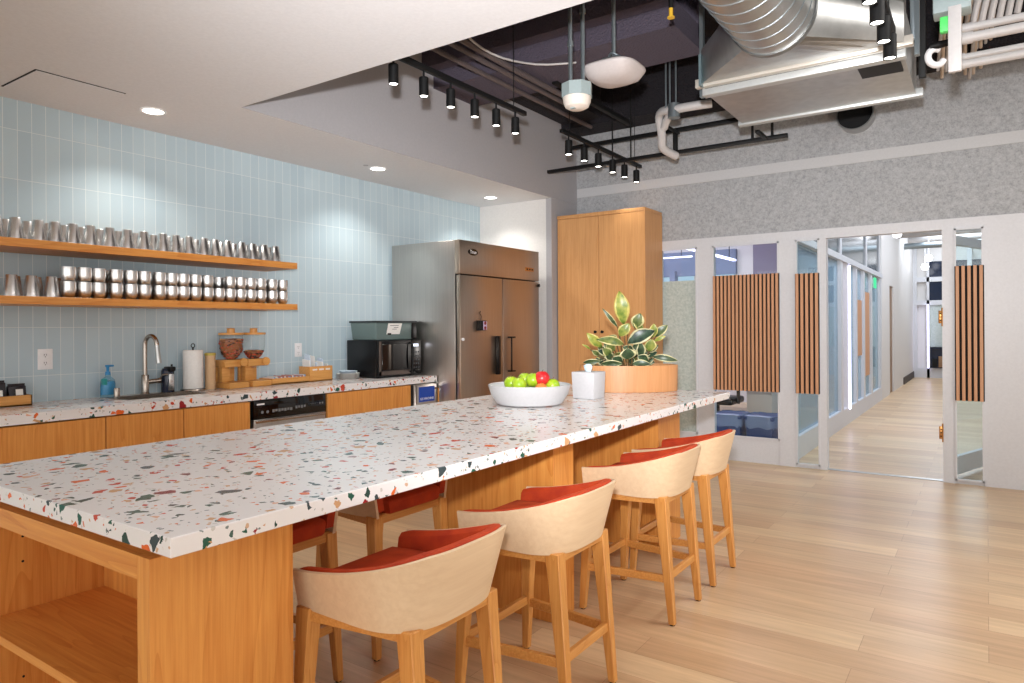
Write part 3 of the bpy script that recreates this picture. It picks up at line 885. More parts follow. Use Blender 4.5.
# ------------------------------------------------------------------ things on the back counter
def outlet(y, z, label, w=.075, h=.118):
    r = thing('wall_outlet', label, 'outlet', (XW, y, z))
    part(r, 'plate', MB().box(XW, XW + .006, y - w / 2, y + w / 2, z - h / 2, z + h / 2, .002), M['white'])
    s = MB()
    for q in (-.025, .025):
        s.box(XW + .006, XW + .0066, y - .008, y - .005, z + q - .002, z + q + .008).box(XW + .006, XW + .0066, y + .005, y + .008, z + q - .002, z + q + .008)
        s.cyl((XW + .006, y, z + q - .010), (XW + .0066, y, z + q - .010), .003, seg=8)
    part(r, 'slots', s, M['black'])
    f = MB()
    for q in (-.025, .025):
        f.box(XW + .0055, XW + .0062, y - .017, y + .017, z + q - .017, z + q + .017, .0002, 1)
    part(r, 'sockets', f, M['white'])
outlet(1.947, 1.18, 'white wall outlet on the tiles left of the blue soap bottle', .085, .13)
outlet(3.894, 1.18, 'white wall outlet on the tiles above the snack box')

t = thing('tea_tray', 'low bamboo tea box at the left end of the back worktop', 'tray', (-4.79, 1.6, CT))
tr = MB()
for a, b in ((1.36, 1.585), (1.587, 1.812)):
    tr.box(-4.86, -4.735, a, b, CT, CT + .008).box(-4.741, -4.735, a, b, CT, CT + .062).box(-4.86, -4.854, a, b, CT, CT + .062).box(-4.86, -4.735, a, a + .006, CT, CT + .062).box(-4.86, -4.735, b - .006, b, CT, CT + .062)
part(t, 'box', tr, M['bamboo'])
k = 0
for (y0, n) in ((1.372, 2), (1.60, 2)):
    for i in range(n):
        a = y0 + i * .105
        r = thing('tea_pouch', 'black tea pouch with white tag, %s from the left in the bamboo box' % ORD[k + 1], 'pouch', (-4.797, a + .045, CT + .009), 'black pouches in the bamboo tea box')
        hgt = .118 + .012 * ((k * 7) % 3)
        part(r, 'pouch', MB().taper(-4.797, a + .046, .075, .088, CT + .009, -4.797, a + .046, .03, .094, CT + hgt, .006).box(-4.80, -4.794, a + .002, a + .09, CT + hgt - .008, CT + hgt + .012), plain('black_foil_%d' % k, rgb(26, 20, 30), .35, bump=(30.0, .5, .02)))
        part(r, 'tag', MB().poly([(-4.756, a + .03, CT + .063), (-4.756, a + .068, CT + .063), (-4.762, a + .068, CT + .098), (-4.762, a + .03, CT + .098)], (.0015, 0, .0003)), M['paper'], 'white tag')
        k += 1

def z3(*a): return [Vector(p) for p in a]
sx, sy = -4.815, 2.285
t = thing('soap_bottle', 'blue liquid soap pump bottle left of the faucet', 'soap', (sx, sy, CT))
part(t, 'bottle', MB().lathe([(0, 0), (1, 0), (1.02, .01), (1, .09), (.92, .115), (.5, .135), (.38, .14), (.38, .15), (0, .15)], (sx, sy, CT + .001), 28, .034, .047), M['bottleclear'])
part(t, 'liquid', MB().lathe([(0, .02), (.93, .02), (.95, .03), (.93, .088), (.86, .108), (0, .112)], (sx, sy, CT), 28, .034, .047), M['blue_soap'], 'blue liquid')
part(t, 'pump', MB().cyl((sx, sy, CT + .15), (sx, sy, CT + .172), .017, .015).cyl((sx, sy, CT + .172), (sx, sy, CT + .205), .008, .01).box(sx - .010, sx + .010, sy - .014, sy + .036, CT + .203, CT + .216, .004), M['blue_pump'])
part(t, 'sleeve', MB().box(sx - .002, sx + .036, sy - .044, sy - .018, CT + .085, CT + .128, .006), plain('teal_label', rgb(20, 150, 150), .4))
bx, by = -4.73, 2.30
single('air_gap', 'short brushed nickel cylinder on the worktop in front of the soap bottle', 'fitting', MB().lathe([(0, .001), (.023, .001), (.023, .008), (.019, .01), (.019, .062), (.017, .066), (0, .067)], (bx, by, CT), 24), M['chrome'], base=(bx, by, CT))
fx, fy = -4.84, 2.545
t = thing('faucet', 'tall brushed nickel gooseneck faucet at the sink', 'faucet', (fx, fy, CT))
part(t, 'base', MB().lathe([(0, .001), (.03, .001), (.03, .006), (.025, .012), (.025, .13), (.022, .135), (0, .136)], (fx, fy, CT), 24), M['chrome'])
arc = [(fx, fy, CT + .13), (fx, fy, CT + .25), (fx, fy, CT + .33)]
for i in range(1, 9):
    a = PI * i / 8
    arc.append((fx + .055 * (1 - math.cos(a)) * .9, fy + .03 * (1 - math.cos(a)) * .5, CT + .34 + .065 * math.sin(a)))
ex = arc[-1]
part(t, 'spout', MB().tube(arc, .0145, 14, 3), M['chrome'])
part(t, 'spray_head', MB().tube([ex, (ex[0] + .004, ex[1] + .002, CT + .30), (ex[0] + .014, ex[1] + .006, CT + .215)], [.0145, .016, .018], 14, 3), M['sheet'])
part(t, 'lever', MB().cyl((fx, fy + .02, CT + .085), (fx + .01, fy + .085, CT + .088), .017).cyl((fx + .01, fy + .085, CT + .088), (fx + .012, fy + .10, CT + .089), .019).tube([(fx + .012, fy + .098, CT + .10), (fx + .03, fy + .11, CT + .128), (fx + .05, fy + .135, CT + .13)], .006, 8), M['chrome'])
dx_, dy_ = -4.845, 2.71
t = thing('soap_dispenser', 'black and silver automatic soap dispenser right of the faucet', 'soap dispenser', (dx_, dy_, CT))
part(t, 'body', MB().lathe([(0, 0), (.042, 0), (.044, .01), (.043, .15), (.036, .17), (0, .175)], (dx_, dy_, CT + .001), 26), plain('dark_blue_black', rgb(30, 36, 56), .25))
part(t, 'front_panel', MB().box(dx_ + .02, dx_ + .05, dy_ - .018, dy_ + .022, CT + .012, CT + .135, .008), M['cup'], 'silver front')
part(t, 'nozzle', MB().box(dx_ - .02, dx_ + .07, dy_ - .022, dy_ + .024, CT + .15, CT + .185, .01).box(dx_ + .02, dx_ + .03, dy_ + .01, dy_ + .02, CT + .18, CT + .2), M['blackplastic'])
px_, py_ = -4.80, 2.875
t = thing('paper_towel_roll', 'white paper towel roll on a steel holder behind the sink', 'paper towel', (px_, py_, CT))
part(t, 'holder_base', MB().lathe([(0, .001), (.085, .001), (.087, .006), (.085, .014), (0, .016)], (px_, py_, CT), 32), M['chrome'])
part(t, 'roll', MB().lathe([(.02, .018), (.068, .018), (.069, .02), (.069, .294), (.067, .297), (.02, .297)], (px_, py_, CT), 40), M['paper'])
part(t, 'rod', MB().cyl((px_, py_, CT + .016), (px_, py_, CT + .315), .006, seg=10).tube([(px_, py_ + .014 * math.sin(2 * PI * i / 12), CT + .33 - .014 * math.cos(2 * PI * i / 12)) for i in range(13)], .0035, 8, 2), M['blackplastic'])
cx_, cy_ = -4.795, 3.008
cst = MB()
part_prof = [(0, 0), (.036, 0)]
for i in range(14):
    z = .02 + i * .0165
    part_prof += [(.036, z), (.0372, z + .004), (.036, z + .006)]
part_prof += [(.036, .252), (0, .252)]
t = thing('paper_cup_stack', 'kraft cup sleeve tower with yellowish lid beside the paper towels', 'container', (cx_, cy_, CT))
part(t, 'stack', MB().lathe(part_prof, (cx_, cy_, CT + .001), 26), M['kraft'])
part(t, 'lid', MB().lathe([(0, .252), (.039, .252), (.0395, .256), (.0395, .266), (.037, .27), (.03, .272), (0, .272)], (cx_, cy_, CT + .001), 26), M['yellow'])

def dispenser(x, y, label, fill):
    r = thing('cereal_dispenser', label, 'cereal dispenser', (x, y, CT), 'wooden cereal dispensers')
    part(r, 'stand', MB().box(x - .10, x + .11, y - .085, y + .085, CT + .001, CT + .045, .004).box(x - .10, x - .075, y - .08, y + .08, CT + .045, CT + .16, .003)
         .box(x - .06, x + .0, y - .075, y - .01, CT + .045, CT + .165, .003).box(x - .10, x + .05, y - .082, y + .082, CT + .16, CT + .215, .004), M['bamboo'])
    part(r, 'hopper', MB().lathe([(.024, .17), (.028, .2), (.05, .235), (.078, .275), (.084, .32), (.085, .405)], (x, y, CT), 30), M['clearplastic'])
    zt = fill
    c = MB()
    prof = [(0, .19), (.02, .2), (.044, .237), (.072, .279), (.078, .30)]
    pr = [p for p in prof if p[1] < zt] + [(.07 if zt < .3 else .079, zt), (.04, zt + .012), (0, zt + .008)]
    c.lathe(pr, (x, y, CT), 26)
    rnd = random.Random(int(y * 1000))
    for i in range(150):
        a, q = rnd.random() * 2 * PI, rnd.random()
        z = .22 + (zt - .215) * q
        rad = .001 + (.02 + (z - .2) * .65 if z < .237 else .044 + (z - .237) * .667 if z < .279 else .074 + (z - .28) * .05)
        if i % 3 == 0:
            z = zt + .004; rad *= math.sqrt(rnd.random())
        p = Vector((x + rad * math.cos(a), y + rad * math.sin(a), CT + z))
        s = rnd.uniform(.008, .012)
        c.mat(1 + i % 3).lathe([(0, -s * .5), (s, -s * .2), (s, s * .3), (0, s * .6)], p, 7).mat(0)
    ce = part(r, 'cereal', c, [M['cereal'], plain('cereal_tan', rgb(226, 160, 84), .8), plain('cereal_dark', rgb(74, 40, 24), .8), plain('cereal_red', rgb(190, 76, 44), .8)], 'mixed brown and reddish cereal')
    ce['kind'] = 'stuff'
    part(r, 'lid', MB().lathe([(0, .405), (.09, .405), (.091, .409), (.091, .418), (.089, .421), (.03, .421), (.028, .45), (.032, .455), (0, .458)], (x, y, CT), 28), M['bamboo'])
    part(r, 'dial', MB().cyl((x + .03, y + .045, CT + .195), (x + .085, y + .045, CT + .195), .008, seg=10).cyl((x + .085, y + .045, CT + .195), (x + .103, y + .045, CT + .195), .033, .031, 22), M['bamboo'])
    part(r, 'chute', MB().box(x + .005, x + .045, y - .035, y + .012, CT + .145, CT + .185, .004), M['clearplastic'])
dispenser(-4.785, 3.175, 'wooden cereal dispenser nearly full, beside the kraft cup tower', .365)
dispenser(-4.785, 3.375, 'wooden cereal dispenser nearly empty, nearer the snack box', .272)

t = thing('bamboo_tray', 'long low bamboo tray between the cereal dispensers and the snack box', 'tray', (-4.74, 3.67, CT))
part(t, 'tray', MB().box(-4.86, -4.69, 3.475, 3.845, CT + .001, CT + .012).box(-4.70, -4.69, 3.475, 3.845, CT, CT + .052, .002).box(-4.86, -4.85, 3.475, 3.845, CT, CT + .052, .002).box(-4.85, -4.70, 3.475, 3.485, CT, CT + .052).box(-4.85, -4.70, 3.835, 3.845, CT, CT + .052), M['bamboo'])
rnd = random.Random(3)
sk = MB()
for i in range(26):
    y = 3.495 + i * .0125
    a = rnd.uniform(-.004, .004)
    sk.mat(i % 3).taper(-4.775, y + .005, .13, .008, CT + .013, -4.775 + a, y + .007, .13, .008, CT + rnd.uniform(.052, .068))
o = single('sweetener_sachets', 'row of white, blue and red sachets filed in the low bamboo tray', 'sachets', sk, [M['paper'], plain('sachet_blue', rgb(130, 170, 210), .6), plain('sachet_red', rgb(190, 120, 110), .6)], kind='stuff', base=(-4.775, 3.7, CT + .012))
bx0, bx1, by0, by1 = -4.84, -4.70, 3.855, 4.10
t = thing('snack_box', 'open bamboo box with white lettering holding paper packets, beneath the outlet', 'box', (-4.77, 4.05, CT))
part(t, 'box', MB().box(bx0, bx1, by0, by1, CT + .001, CT + .01).box(bx1 - .01, bx1, by0, by1, CT, CT + .128, .002).box(bx0, bx0 + .01, by0, by1, CT, CT + .128, .002).box(bx0 + .01, bx1 - .01, by0, by0 + .01, CT, CT + .128, .002).box(bx0 + .01, bx1 - .01, by1 - .01, by1, CT, CT + .128, .002), M['bamboo'])
lt = MB()
for a, n in ((3.885, 4), (3.955, 4), (4.025, 4)):
    for i in range(n):
        lt.box(bx1 - .0005, bx1 + .0008, a + i * .0125, a + i * .0125 + .009, CT + .094, CT + .108)
part(t, 'lettering', lt, M['white'], 'row of small white block lettering')
for k, (yy, h, lean) in enumerate(((3.885, .19, -.03), (3.91, .235, -.045), (3.935, .225, -.04), (3.975, .165, 0), (4.01, .17, .015), (4.045, .195, -.02), (4.07, .15, .0))):
    single('paper_packet', 'white paper packet, %s from the left in the lettered bamboo box' % ORD[k + 1], 'packet',
           MB().hexa([(-4.82, yy - .004, CT + .012), (-4.725, yy - .004, CT + .012), (-4.725, yy + .004, CT + .012), (-4.82, yy + .004, CT + .012)],
                     [(-4.82, yy - .004 + lean * .3, CT + h), (-4.725 - .03 * (k % 2), yy - .004 + lean * .3, CT + h * .95), (-4.725 - .03 * (k % 2), yy + .004 + lean * .3, CT + h * .95), (-4.82, yy + .004 + lean * .3, CT + h)], .001, 1),
           [M['paper'], plain('packet_bluewhite', rgb(206, 220, 236), .6)][k % 2], 'packets in the bamboo box', base=(-4.77, yy, CT + .011))
for k in range(7):
    m_ = M['paper'] if k < 5 else plain('pale_blue_plate_%d' % k, rgb(206, 222, 236), .5)
    q = .105 if k < 5 else .085
    single('paper_plate', ['lowest', 'second lowest', 'third lowest', 'middle', 'third highest', 'second highest', 'topmost'][k] + ' small plate in the stack left of the microwave', 'plate',
           MB().lathe([(0, .0), (.7 * q, 0), (.96 * q, .009), (q, .010), (.96 * q, .0115), (.7 * q, .003), (0, .003)], (-4.71, 4.285, CT + .0008 + k * .0098), 30), m_, 'stacked small plates', base=(-4.71, 4.285, CT + k * .0098))

# microwave
t = thing('microwave', 'black microwave oven on the back worktop beside the refrigerator', 'microwave', (-4.67, 4.71, CT))
mx0, mx1, my0, my1, mz0, mz1 = -4.865, -4.485, 4.415, 4.985, CT + .012, 1.255
part(t, 'case', MB().box(mx0, mx1, my0, my1, mz0, mz1, .006), M['blackplastic'])
dr = part(t, 'door', MB().box(mx1, mx1 + .022, my0 + .005, 4.845, mz0 + .004, mz1 - .004, .005), M['blackplastic'])
part(dr, 'window', MB().box(mx1 + .022, mx1 + .024, my0 + .05, 4.80, mz0 + .06, mz1 - .04, .0008, 1), M['blackgloss'], 'dark glass window')
part(dr, 'handle', MB().tube([(mx1 + .022, 4.828, mz1 - .03), (mx1 + .05, 4.828, mz1 - .05), (mx1 + .062, 4.828, (mz0 + mz1) / 2), (mx1 + .05, 4.828, mz0 + .05), (mx1 + .022, 4.828, mz0 + .03)], .009, 10), M['black'])
part(dr, 'trim', MB().box(mx1 + .022, mx1 + .0235, my0 + .012, 4.83, mz0 + .012, mz0 + .05, .0006, 1).box(mx1 + .022, mx1 + .0235, my0 + .012, my0 + .04, mz0 + .012, mz1 - .012, .0006, 1), plain('dark_steel_trim', rgb(96, 86, 80), .35, .6))
cpn = part(t, 'control_panel', MB().box(mx1, mx1 + .02, 4.85, my1, mz0 + .004, mz1 - .004, .004), M['blackgloss'])
part(cpn, 'display', MB().box(mx1 + .02, mx1 + .0215, 4.875, 4.945, mz1 - .065, mz1 - .04), M['display'], 'lit clock display')
kb = MB()
for i in range(5):
    for j in range(3):
        kb.box(mx1 + .02, mx1 + .0208, 4.873 + j * .033, 4.893 + j * .033, mz0 + .06 + i * .036, mz0 + .075 + i * .036)
part(cpn, 'keypad', kb, plain('key_grey', rgb(60, 62, 66), .5))
for y in (4.5, 4.93):
    for x in (-4.56, -4.82):
        part(t, 'foot', MB().cyl((x, y, CT), (x, y, mz0), .015, seg=12), M['black'])
t = thing('storage_tote', 'grey translucent storage tote with a paper notice on top of the microwave', 'tote', (-4.68, 4.71, 1.256))
tx, ty = -4.675, 4.70
part(t, 'tub', MB().taper(tx, ty, .315, .50, 1.256, tx, ty, .335, .53, 1.415, .012, 3), M['tote'])
part(t, 'lid', MB().box(tx - .178, tx + .178, ty - .27, ty + .27, 1.413, 1.43, .005), plain('dark_lid', rgb(40, 46, 48), .4))
part(t, 'end_block', MB().box(tx + .155, tx + .178, ty + .20, ty + .262, 1.262, 1.413, .006), M['blackplastic'], 'black end block')  # plain black block over the right end of the tub
nt = part(t, 'notice', MB().poly([(tx + .1535, 4.565, 1.262), (tx + .1535, 4.735, 1.262), (tx + .172, 4.765, 1.408), (tx + .172, 4.585, 1.408)], (.0015, 0, 0)), M['paper'], 'white paper notice')
ln = MB()
def ntbox(mb, y0, y1, z0, z1):
    f = lambda z: tx + .1535 + (z - 1.262) / .146 * .0185 + .0018
    return mb.hexa([(f(z0), y0, z0), (f(z0) + .0005, y0, z0), (f(z0) + .0005, y1, z0), (f(z0), y1, z0)], [(f(z1), y0, z1), (f(z1) + .0005, y0, z1), (f(z1) + .0005, y1, z1), (f(z1), y1, z1)])
ntbox(ln, 4.585, 4.632, 1.30, 1.318)
for y0, y1, z in ((4.64, 4.70, 1.352), (4.61, 4.72, 1.385), (4.66, 4.72, 1.366)):
    ntbox(ln, y0, y1, z, z + .004)
part(nt, 'print', ln, M['black'])

# ------------------------------------------------------------------ island
IX0, IX1, IY0, IY1, IB, IT = -2.73, -1.443, .811, 4.725, .87, .914
single('terrazzo_island_top', 'long polished terrazzo slab on the wooden island', 'countertop', MB().box(IX0, IX1, IY0, IY1, IB, IT, .002, 1), M['terrazzo'], base=(-2.08, 2.77, IB))
t = thing('island_base', 'honey oak island base with open shelves at the near end and two fins', 'cabinet', (-2.08, 2.6, 0))
ux0, ux1, uy0, uy1, uz = -2.615, -1.555, .825, 1.215, .844
part(t, 'near_panel', MB().box(ux1 - .055, ux1, uy0, uy1, 0, uz, .001, 1), M['cab_z'])
part(t, 'side_panel', MB().box(ux0, ux0 + .055, uy0, uy1, 0, uz, .001, 1), M['cab_z'])
part(t, 'top_rail', MB().box(ux0 + .055, ux1 - .055, uy0, uy1, uz - .055, uz), M['cab_x'])
part(t, 'shelf', MB().box(ux0 + .055, ux1 - .055, uy0 + .004, uy1 - .018, .44, .465), M['cab_x'])
part(t, 'plinth', MB().box(ux0 + .055, ux1 - .055, uy0 + .02, uy1 - .018, .0, .09), M['cab_x'])
part(t, 'back_panel', MB().box(ux0 + .055, ux1 - .055, uy1 - .018, uy1 - .001, 0, uz - .055), M['cab_z'])
for x in (ux0 + .0552, ux1 - .0552):
    for z in (.25, .62, .70):
        for y in (.95, 1.12):
            part(t, 'pin_hole', MB().cyl((x - .0012, y, z), (x + .0012, y, z), .004, seg=8), M['darkgap'])
part(t, 'sub_top', MB().box(-2.56, -1.63, .87, 4.30, uz, IB), M['cab_y'])
part(t, 'fin', MB().box(-2.31, -1.646, 2.735, 2.922, 0, uz, .001, 1), M['cab_z'])
part(t, 'fin', MB().box(-2.31, -1.646, 3.97, 4.325, 0, uz, .001, 1), M['cab_z'])

# ------------------------------------------------------------------ bar stools
def plan(ex, ey, n_, n=64, front=-.225):
    """plan curve of the bent shell, front tip (-y side) round the back to the other tip"""
    pts = []
    for i in range(12):
        pts.append((front * (1 - i / 12), -ey + .006 * (1 - i / 12)))
    for i in range(n + 1):
        a = -PI / 2 + PI * i / n
        e = 2 / n_
        pts.append((ex * abs(math.cos(a)) ** e, ey * math.copysign(abs(math.sin(a)) ** e, math.sin(a))))
    for i in range(12):
        pts.append((front * (i + 1) / 12, ey - .006 * (i + 1) / 12))
    return pts
def offset(pts, d):
    out = []
    for i, p in enumerate(pts):
        a = Vector(pts[max(i - 1, 0)]); b = Vector(pts[min(i + 1, len(pts) - 1)])
        t_ = (b - a).normalized(); nn = Vector((-t_.y, t_.x))      # inward
        out.append((p[0] + nn.x * d, p[1] + nn.y * d))
    return out
ZB_, ZT_ = .574, .77
LOW, TOP = plan(.198, .226, 2.9), plan(.240, .262, 3.3)
def at(d):
    """points of the shell's inner offset d, as a function of index and height"""
    a, b = offset(LOW, d), offset(TOP, d)
    def f(i, z):
        u = (z - ZB_) / (ZT_ - ZB_)
        return (a[i][0] + (b[i][0] - a[i][0]) * u, a[i][1] + (b[i][1] - a[i][1]) * u, z)
    return f
def ztop(x):
    u = min(1, max(0, (x + .225) / .45))
    return .686 + .094 * u ** 1.5
def make_stool():
    r = thing('bar_stool', 'x', 'stool', (0, 0, 0), 'counter stools')
    m = len(TOP)
    o_, h_, i_ = at(0), at(.007), at(.014)
    rings = []
    for i in range(m):
        tp = ztop(TOP[i][0])
        rings.append([o_(i, ZB_), o_(i, tp - .003), h_(i, tp), i_(i, tp - .003), i_(i, ZB_)])
    part(r, 'shell', MB().loft(rings), M['shell'], 'pale plywood shell')
    a0, a1, a2, a3 = at(.0145), at(.022), at(.038), at(.050)
    rings = []
    for i in range(m):
        e = min(1, (min(i, m - 1 - i) + 1) / 4)
        e = math.sqrt(max(0, 1 - (1 - e) ** 2))
        tp = ztop(TOP[i][0]) + .001
        tp = .64 + (tp - .64) * (.45 + .55 * e)
        rings.append([a0(i, .60), a0(i, tp - .008), a1(i, tp), a2(i, tp + .001), a3(i, tp - .012), a3(i, .60)])
    part(r, 'back_cushion', MB().loft(rings), M['velvet'], 'burnt orange padded lining')
    c_ = at(.049)
    def ring(s_, z):
        q = [c_(i, z) for i in range(4, m - 4)]
        q = [(-.238, q[0][1] + .02, z)] + q + [(-.238, q[-1][1] - .02, z)]
        return [(x * s_, y * s_, z) for x, y, _ in q]
    part(r, 'seat', MB().loft([ring(.97, .582), ring(1, .592), ring(1, .625), ring(.985, .637), ring(.93, .645), ring(.6, .650), ring(.2, .651)]), M['velvet'], 'burnt orange seat cushion', ang=60)
    # apron and legs
    ap = MB().box(-.215, -.190, -.2, .2, .545, .584, .002, 1).box(.15, .175, -.155, .155, .545, .576, .002, 1)
    for s in (-1, 1):
        ap.hexa([(-.2, s * .215 - .012, .545), (.165, s * .165 - .012, .545), (.165, s * .165 + .012, .545), (-.2, s * .215 + .012, .545)], [(-.2, s * .215 - .012, .576), (.165, s * .165 - .012, .576), (.165, s * .165 + .012, .576), (-.2, s * .215 + .012, .576)])
    part(r, 'apron', ap, M['rail'])
    tops = {}
    for fx_, s in ((1, -1), (1, 1), (-1, -1), (-1, 1)):
        tx_, ty_ = (.150, s * .165) if fx_ > 0 else (-.195, s * .205)
        bx_, by_ = (.203, s * .172) if fx_ > 0 else (-.228, s * .228)
        part(r, 'leg', MB().taper(bx_, by_, .029, .029, 0.004, tx_, ty_, .056, .05, .580, .003, 1), M['leg'])
        part(r, 'glide', MB().cyl((bx_, by_, 0), (bx_, by_, .005), .012, seg=10), M['black'])
        tops[(fx_, s)] = lambda z, a=(bx_, by_), b=(tx_, ty_): Vector((a[0] + (b[0] - a[0]) * z / .58, a[1] + (b[1] - a[1]) * z / .58, z))
    def rail(k0, k1, z, h=.034, w=.02):
        a, b = tops[k0](z), tops[k1](z)
        d_ = (b - a).normalized(); n_ = Vector((-d_.y, d_.x, 0)) * w / 2
        q = lambda zz: [a - n_ + up * zz, b - n_ + up * zz, b + n_ + up * zz, a + n_ + up * zz]
        return MB().hexa(q(-h / 2), q(h / 2), .002, 1)
    part(r, 'stretcher', rail((1, -1), (-1, -1), .205), M['rail'])
    part(r, 'stretcher', rail((1, 1), (-1, 1), .205), M['rail'])
    part(r, 'stretcher', rail((1, -1), (1, 1), .215), M['rail'])
    part(r, 'foot_rail', rail((-1, -1), (-1, 1), .215, .034, .022), M['rail'])
    return r
st = make_stool()
XN, XF = -1.392, -2.30
near = [(1.50, 'pale shell stool with burnt orange seat nearest the island corner'), (2.235, 'pale shell stool with burnt orange seat, second along the island'),
        (3.19, 'pale shell stool with burnt orange seat, third along the island'), (3.76, 'pale shell stool with burnt orange seat farthest along the island, by the glass wall')]
far = [(1.60, 'stool tucked under the far side, seen beside the island end panel'), (2.26, 'stool tucked under the far side, showing between the nearest two stools'),
       (3.42, 'stool tucked under the far side, glimpsed just past the middle fin')]
st.location = (XN, near[0][0], 0); st['label'] = near[0][1]; st['group'] = 'stools along the near side of the island'
for y, lb in near[1:]:
    dup(st, (XN, y, 0), 0, lb, 'stools along the near side of the island')
for y, lb in far:
    dup(st, (XF, y, 0), PI, lb, 'stools tucked under the far side of the island')

# ------------------------------------------------------------------ things on the island
BX, BY = -2.194, 3.382
t = thing('fruit_bowl', 'large round white bowl of apples on the island', 'bowl', (BX, BY, IT))
single_bowl = MB().lathe([(0, .001), (.168, .001), (.19, .010), (.222, .06), (.240, .116), (.237, .119), (.233, .116), (.214, .06), (.18, .018), (0, .014)], (BX, BY, IT), 48)
part(t, 'bowl', single_bowl, plain('white_bowl', rgb(192, 192, 194), .4))
def fruit(dx, dy, dz, r, m, name, label, cat):
    x, y, z = BX + dx, BY + dy, IT + dz
    rr = thing(name, label, cat, (x, y, z - r), 'fruit in the white bowl')
    prof = []
    for i in range(17):
        a = PI * i / 16
        q = r * (math.sin(a) ** .92) * (1 + .04 * math.cos(a))
        zz = -r * .92 * math.cos(a)
        if i == 16: zz = r * .70
        if i == 15: zz = r * .84
        if i == 0: zz = -r * .78
        prof.append((q if 0 < i < 16 else 0, zz))
    part(rr, 'flesh', MB().lathe(prof, (x, y, z), 24), m, ang=80)
    part(rr, 'stem', MB().tube([(x, y, z + r * .68), (x + .003, y, z + r * .9), (x + .008, y + .003, z + r * 1.08)], .0018, 6), M['stemgreen'])
# view axes in plan: right (.825,.565), away (-.565,.825)
def vr(u, w): return (.8254 * u - .5645 * w, .5645 * u + .8254 * w)
for u, w, z, r, lb in ((-.105, .02, .10, .043, 'green apple at the left edge of the heap in the bowl'), (-.06, -.06, .098, .043, 'green apple at the front left of the heap in the bowl'),
                       (-.025, .06, .118, .042, 'green apple at the back of the heap in the bowl'), (.022, -.02, .12, .044, 'green apple in the middle of the heap left of the red apple'),
                       (.132, -.03, .088, .043, 'green apple at the right edge, beside the red apple'), (.01, .10, .10, .043, 'green apple hidden at the back under the heap')):
    dx, dy = vr(u, w); fruit(dx, dy, z + .024, r, M['apple_g'], 'green_apple', lb, 'apple')
dx, dy = vr(.072, -.03); fruit(dx, dy, .154, .046, M['apple_r'], 'red_apple', 'shiny red apple on top of the green ones in the bowl', 'apple')
dx, dy = vr(.065, -.09); fruit(dx, dy, .098, .036, M['orange_bit'], 'peach', 'orange fruit low at the front of the bowl under the red apple', 'fruit')
for k, (u, w) in enumerate(((-.05, .0), (.08, .05), (-.02, -.12))):
    dx, dy = vr(u, w); fruit(dx, dy, .055, .042, M['apple_g'], 'green_apple', 'green apple at the %s of the bowl under the others' % ('left bottom', 'right bottom', 'front bottom')[k], 'apple')

t = thing('tissue_box', 'square white tissue box cover in front of the planter', 'tissue box', (-2.068, 3.872, IT))
tw = .158
part(t, 'cover', MB().taper(-2.068, 3.872, tw - .012, .16 - .012, IT + .001, -2.068, 3.872, tw, .16, IT + .168, .004, 2), plain('white_cover', rgb(200, 200, 203), .45))
ts = MB()
ts.loft([[(-2.068 + math.cos(2 * PI * i / 14) * r * (1 + .25 * math.sin(5 * i)), 3.872 + math.sin(2 * PI * i / 14) * r * .8, z) for i in range(14)] for r, z in ((.012, IT + .160), (.024, IT + .185), (.028, IT + .205), (.012, IT + .216))])
part(t, 'tissue', ts, plain('pale_blue_tissue', rgb(206, 226, 240), .8), 'pale blue tissue tuft')

PX, PY = -2.072, 4.475
PR = .6
t = thing('planter', 'wide oval bent-wood planter at the far end of the island', 'planter', (PX, PY, IT))
part(t, 'wall', MB().lathe([(.335, .001), (.338, .002), (.342, .182), (.330, .182), (.326, .02), (0, .02), (0, .001)], (PX, PY, IT), 56, 1, .52, PR), M['planter'])
part(t, 'soil', MB().lathe([(0, .160), (.2, .158), (.327, .150)], (PX, PY, IT), 40, 1, .52, PR), M['soil'])
t = thing('rubber_plant', 'variegated rubber plant growing in the bent-wood planter', 'plant', (PX, PY, IT + .15))
L = []   # base, tip in the photograph's proportions: right, height above the rim (pixels of a close view), width, depth, tone
leaves = [((318, 262), (290, 58), 88, 0, .95), ((288, 280), (198, 158), 26, .03, .15), ((385, 285), (410, 192), 76, .02, .35), ((330, 368), (472, 282), 84, -.09, .0),
          ((296, 330), (345, 248), 66, 0, .85), ((195, 390), (108, 298), 58, .0, 1.0), ((312, 375), (158, 332), 56, -.04, .5), ((480, 340), (488, 252), 54, .03, .8),
          ((500, 335), (562, 258), 52, .02, .2), ((488, 360), (548, 322), 24, .0, 1.0), ((455, 415), (462, 338), 68, -.05, .7), ((402, 450), (398, 352), 58, -.05, .05),
          ((325, 455), (318, 388), 96, -.12, .1), ((240, 440), (195, 388), 56, -.03, .45), ((470, 445), (604, 452), 42, -.05, .1), ((178, 435), (136, 403), 34, .0, .3),
          ((132, 405), (82, 368), 15, .02, 1.0), ((180, 480), (295, 466), 44, -.1, .1), ((92, 478), (188, 458), 36, .03, .1), ((350, 482), (446, 472), 46, -.11, .05),
          ((262, 408), (212, 366), 60, -.03, .4), ((430, 300), (372, 236), 48, .04, .6), ((300, 470), (240, 440), 60, -.08, .05), ((360, 420), (300, 380), 60, -.06, .1),
          ((440, 470), (380, 430), 60, -.08, .05), ((420, 400), (360, 380), 60, 0, .1), ((250, 460), (210, 420), 56, -.02, .1), ((400, 340), (440, 300), 50, .06, .1),
          ((470, 400), (520, 380), 44, .08, .1), ((280, 360), (240, 320), 54, .06, .3), ((350, 300), (320, 280), 50, .08, .3), ((240, 480), (180, 470), 44, .06, .0), ((420, 480), (500, 470), 44, .08, .0)]
rl = random.Random(21)
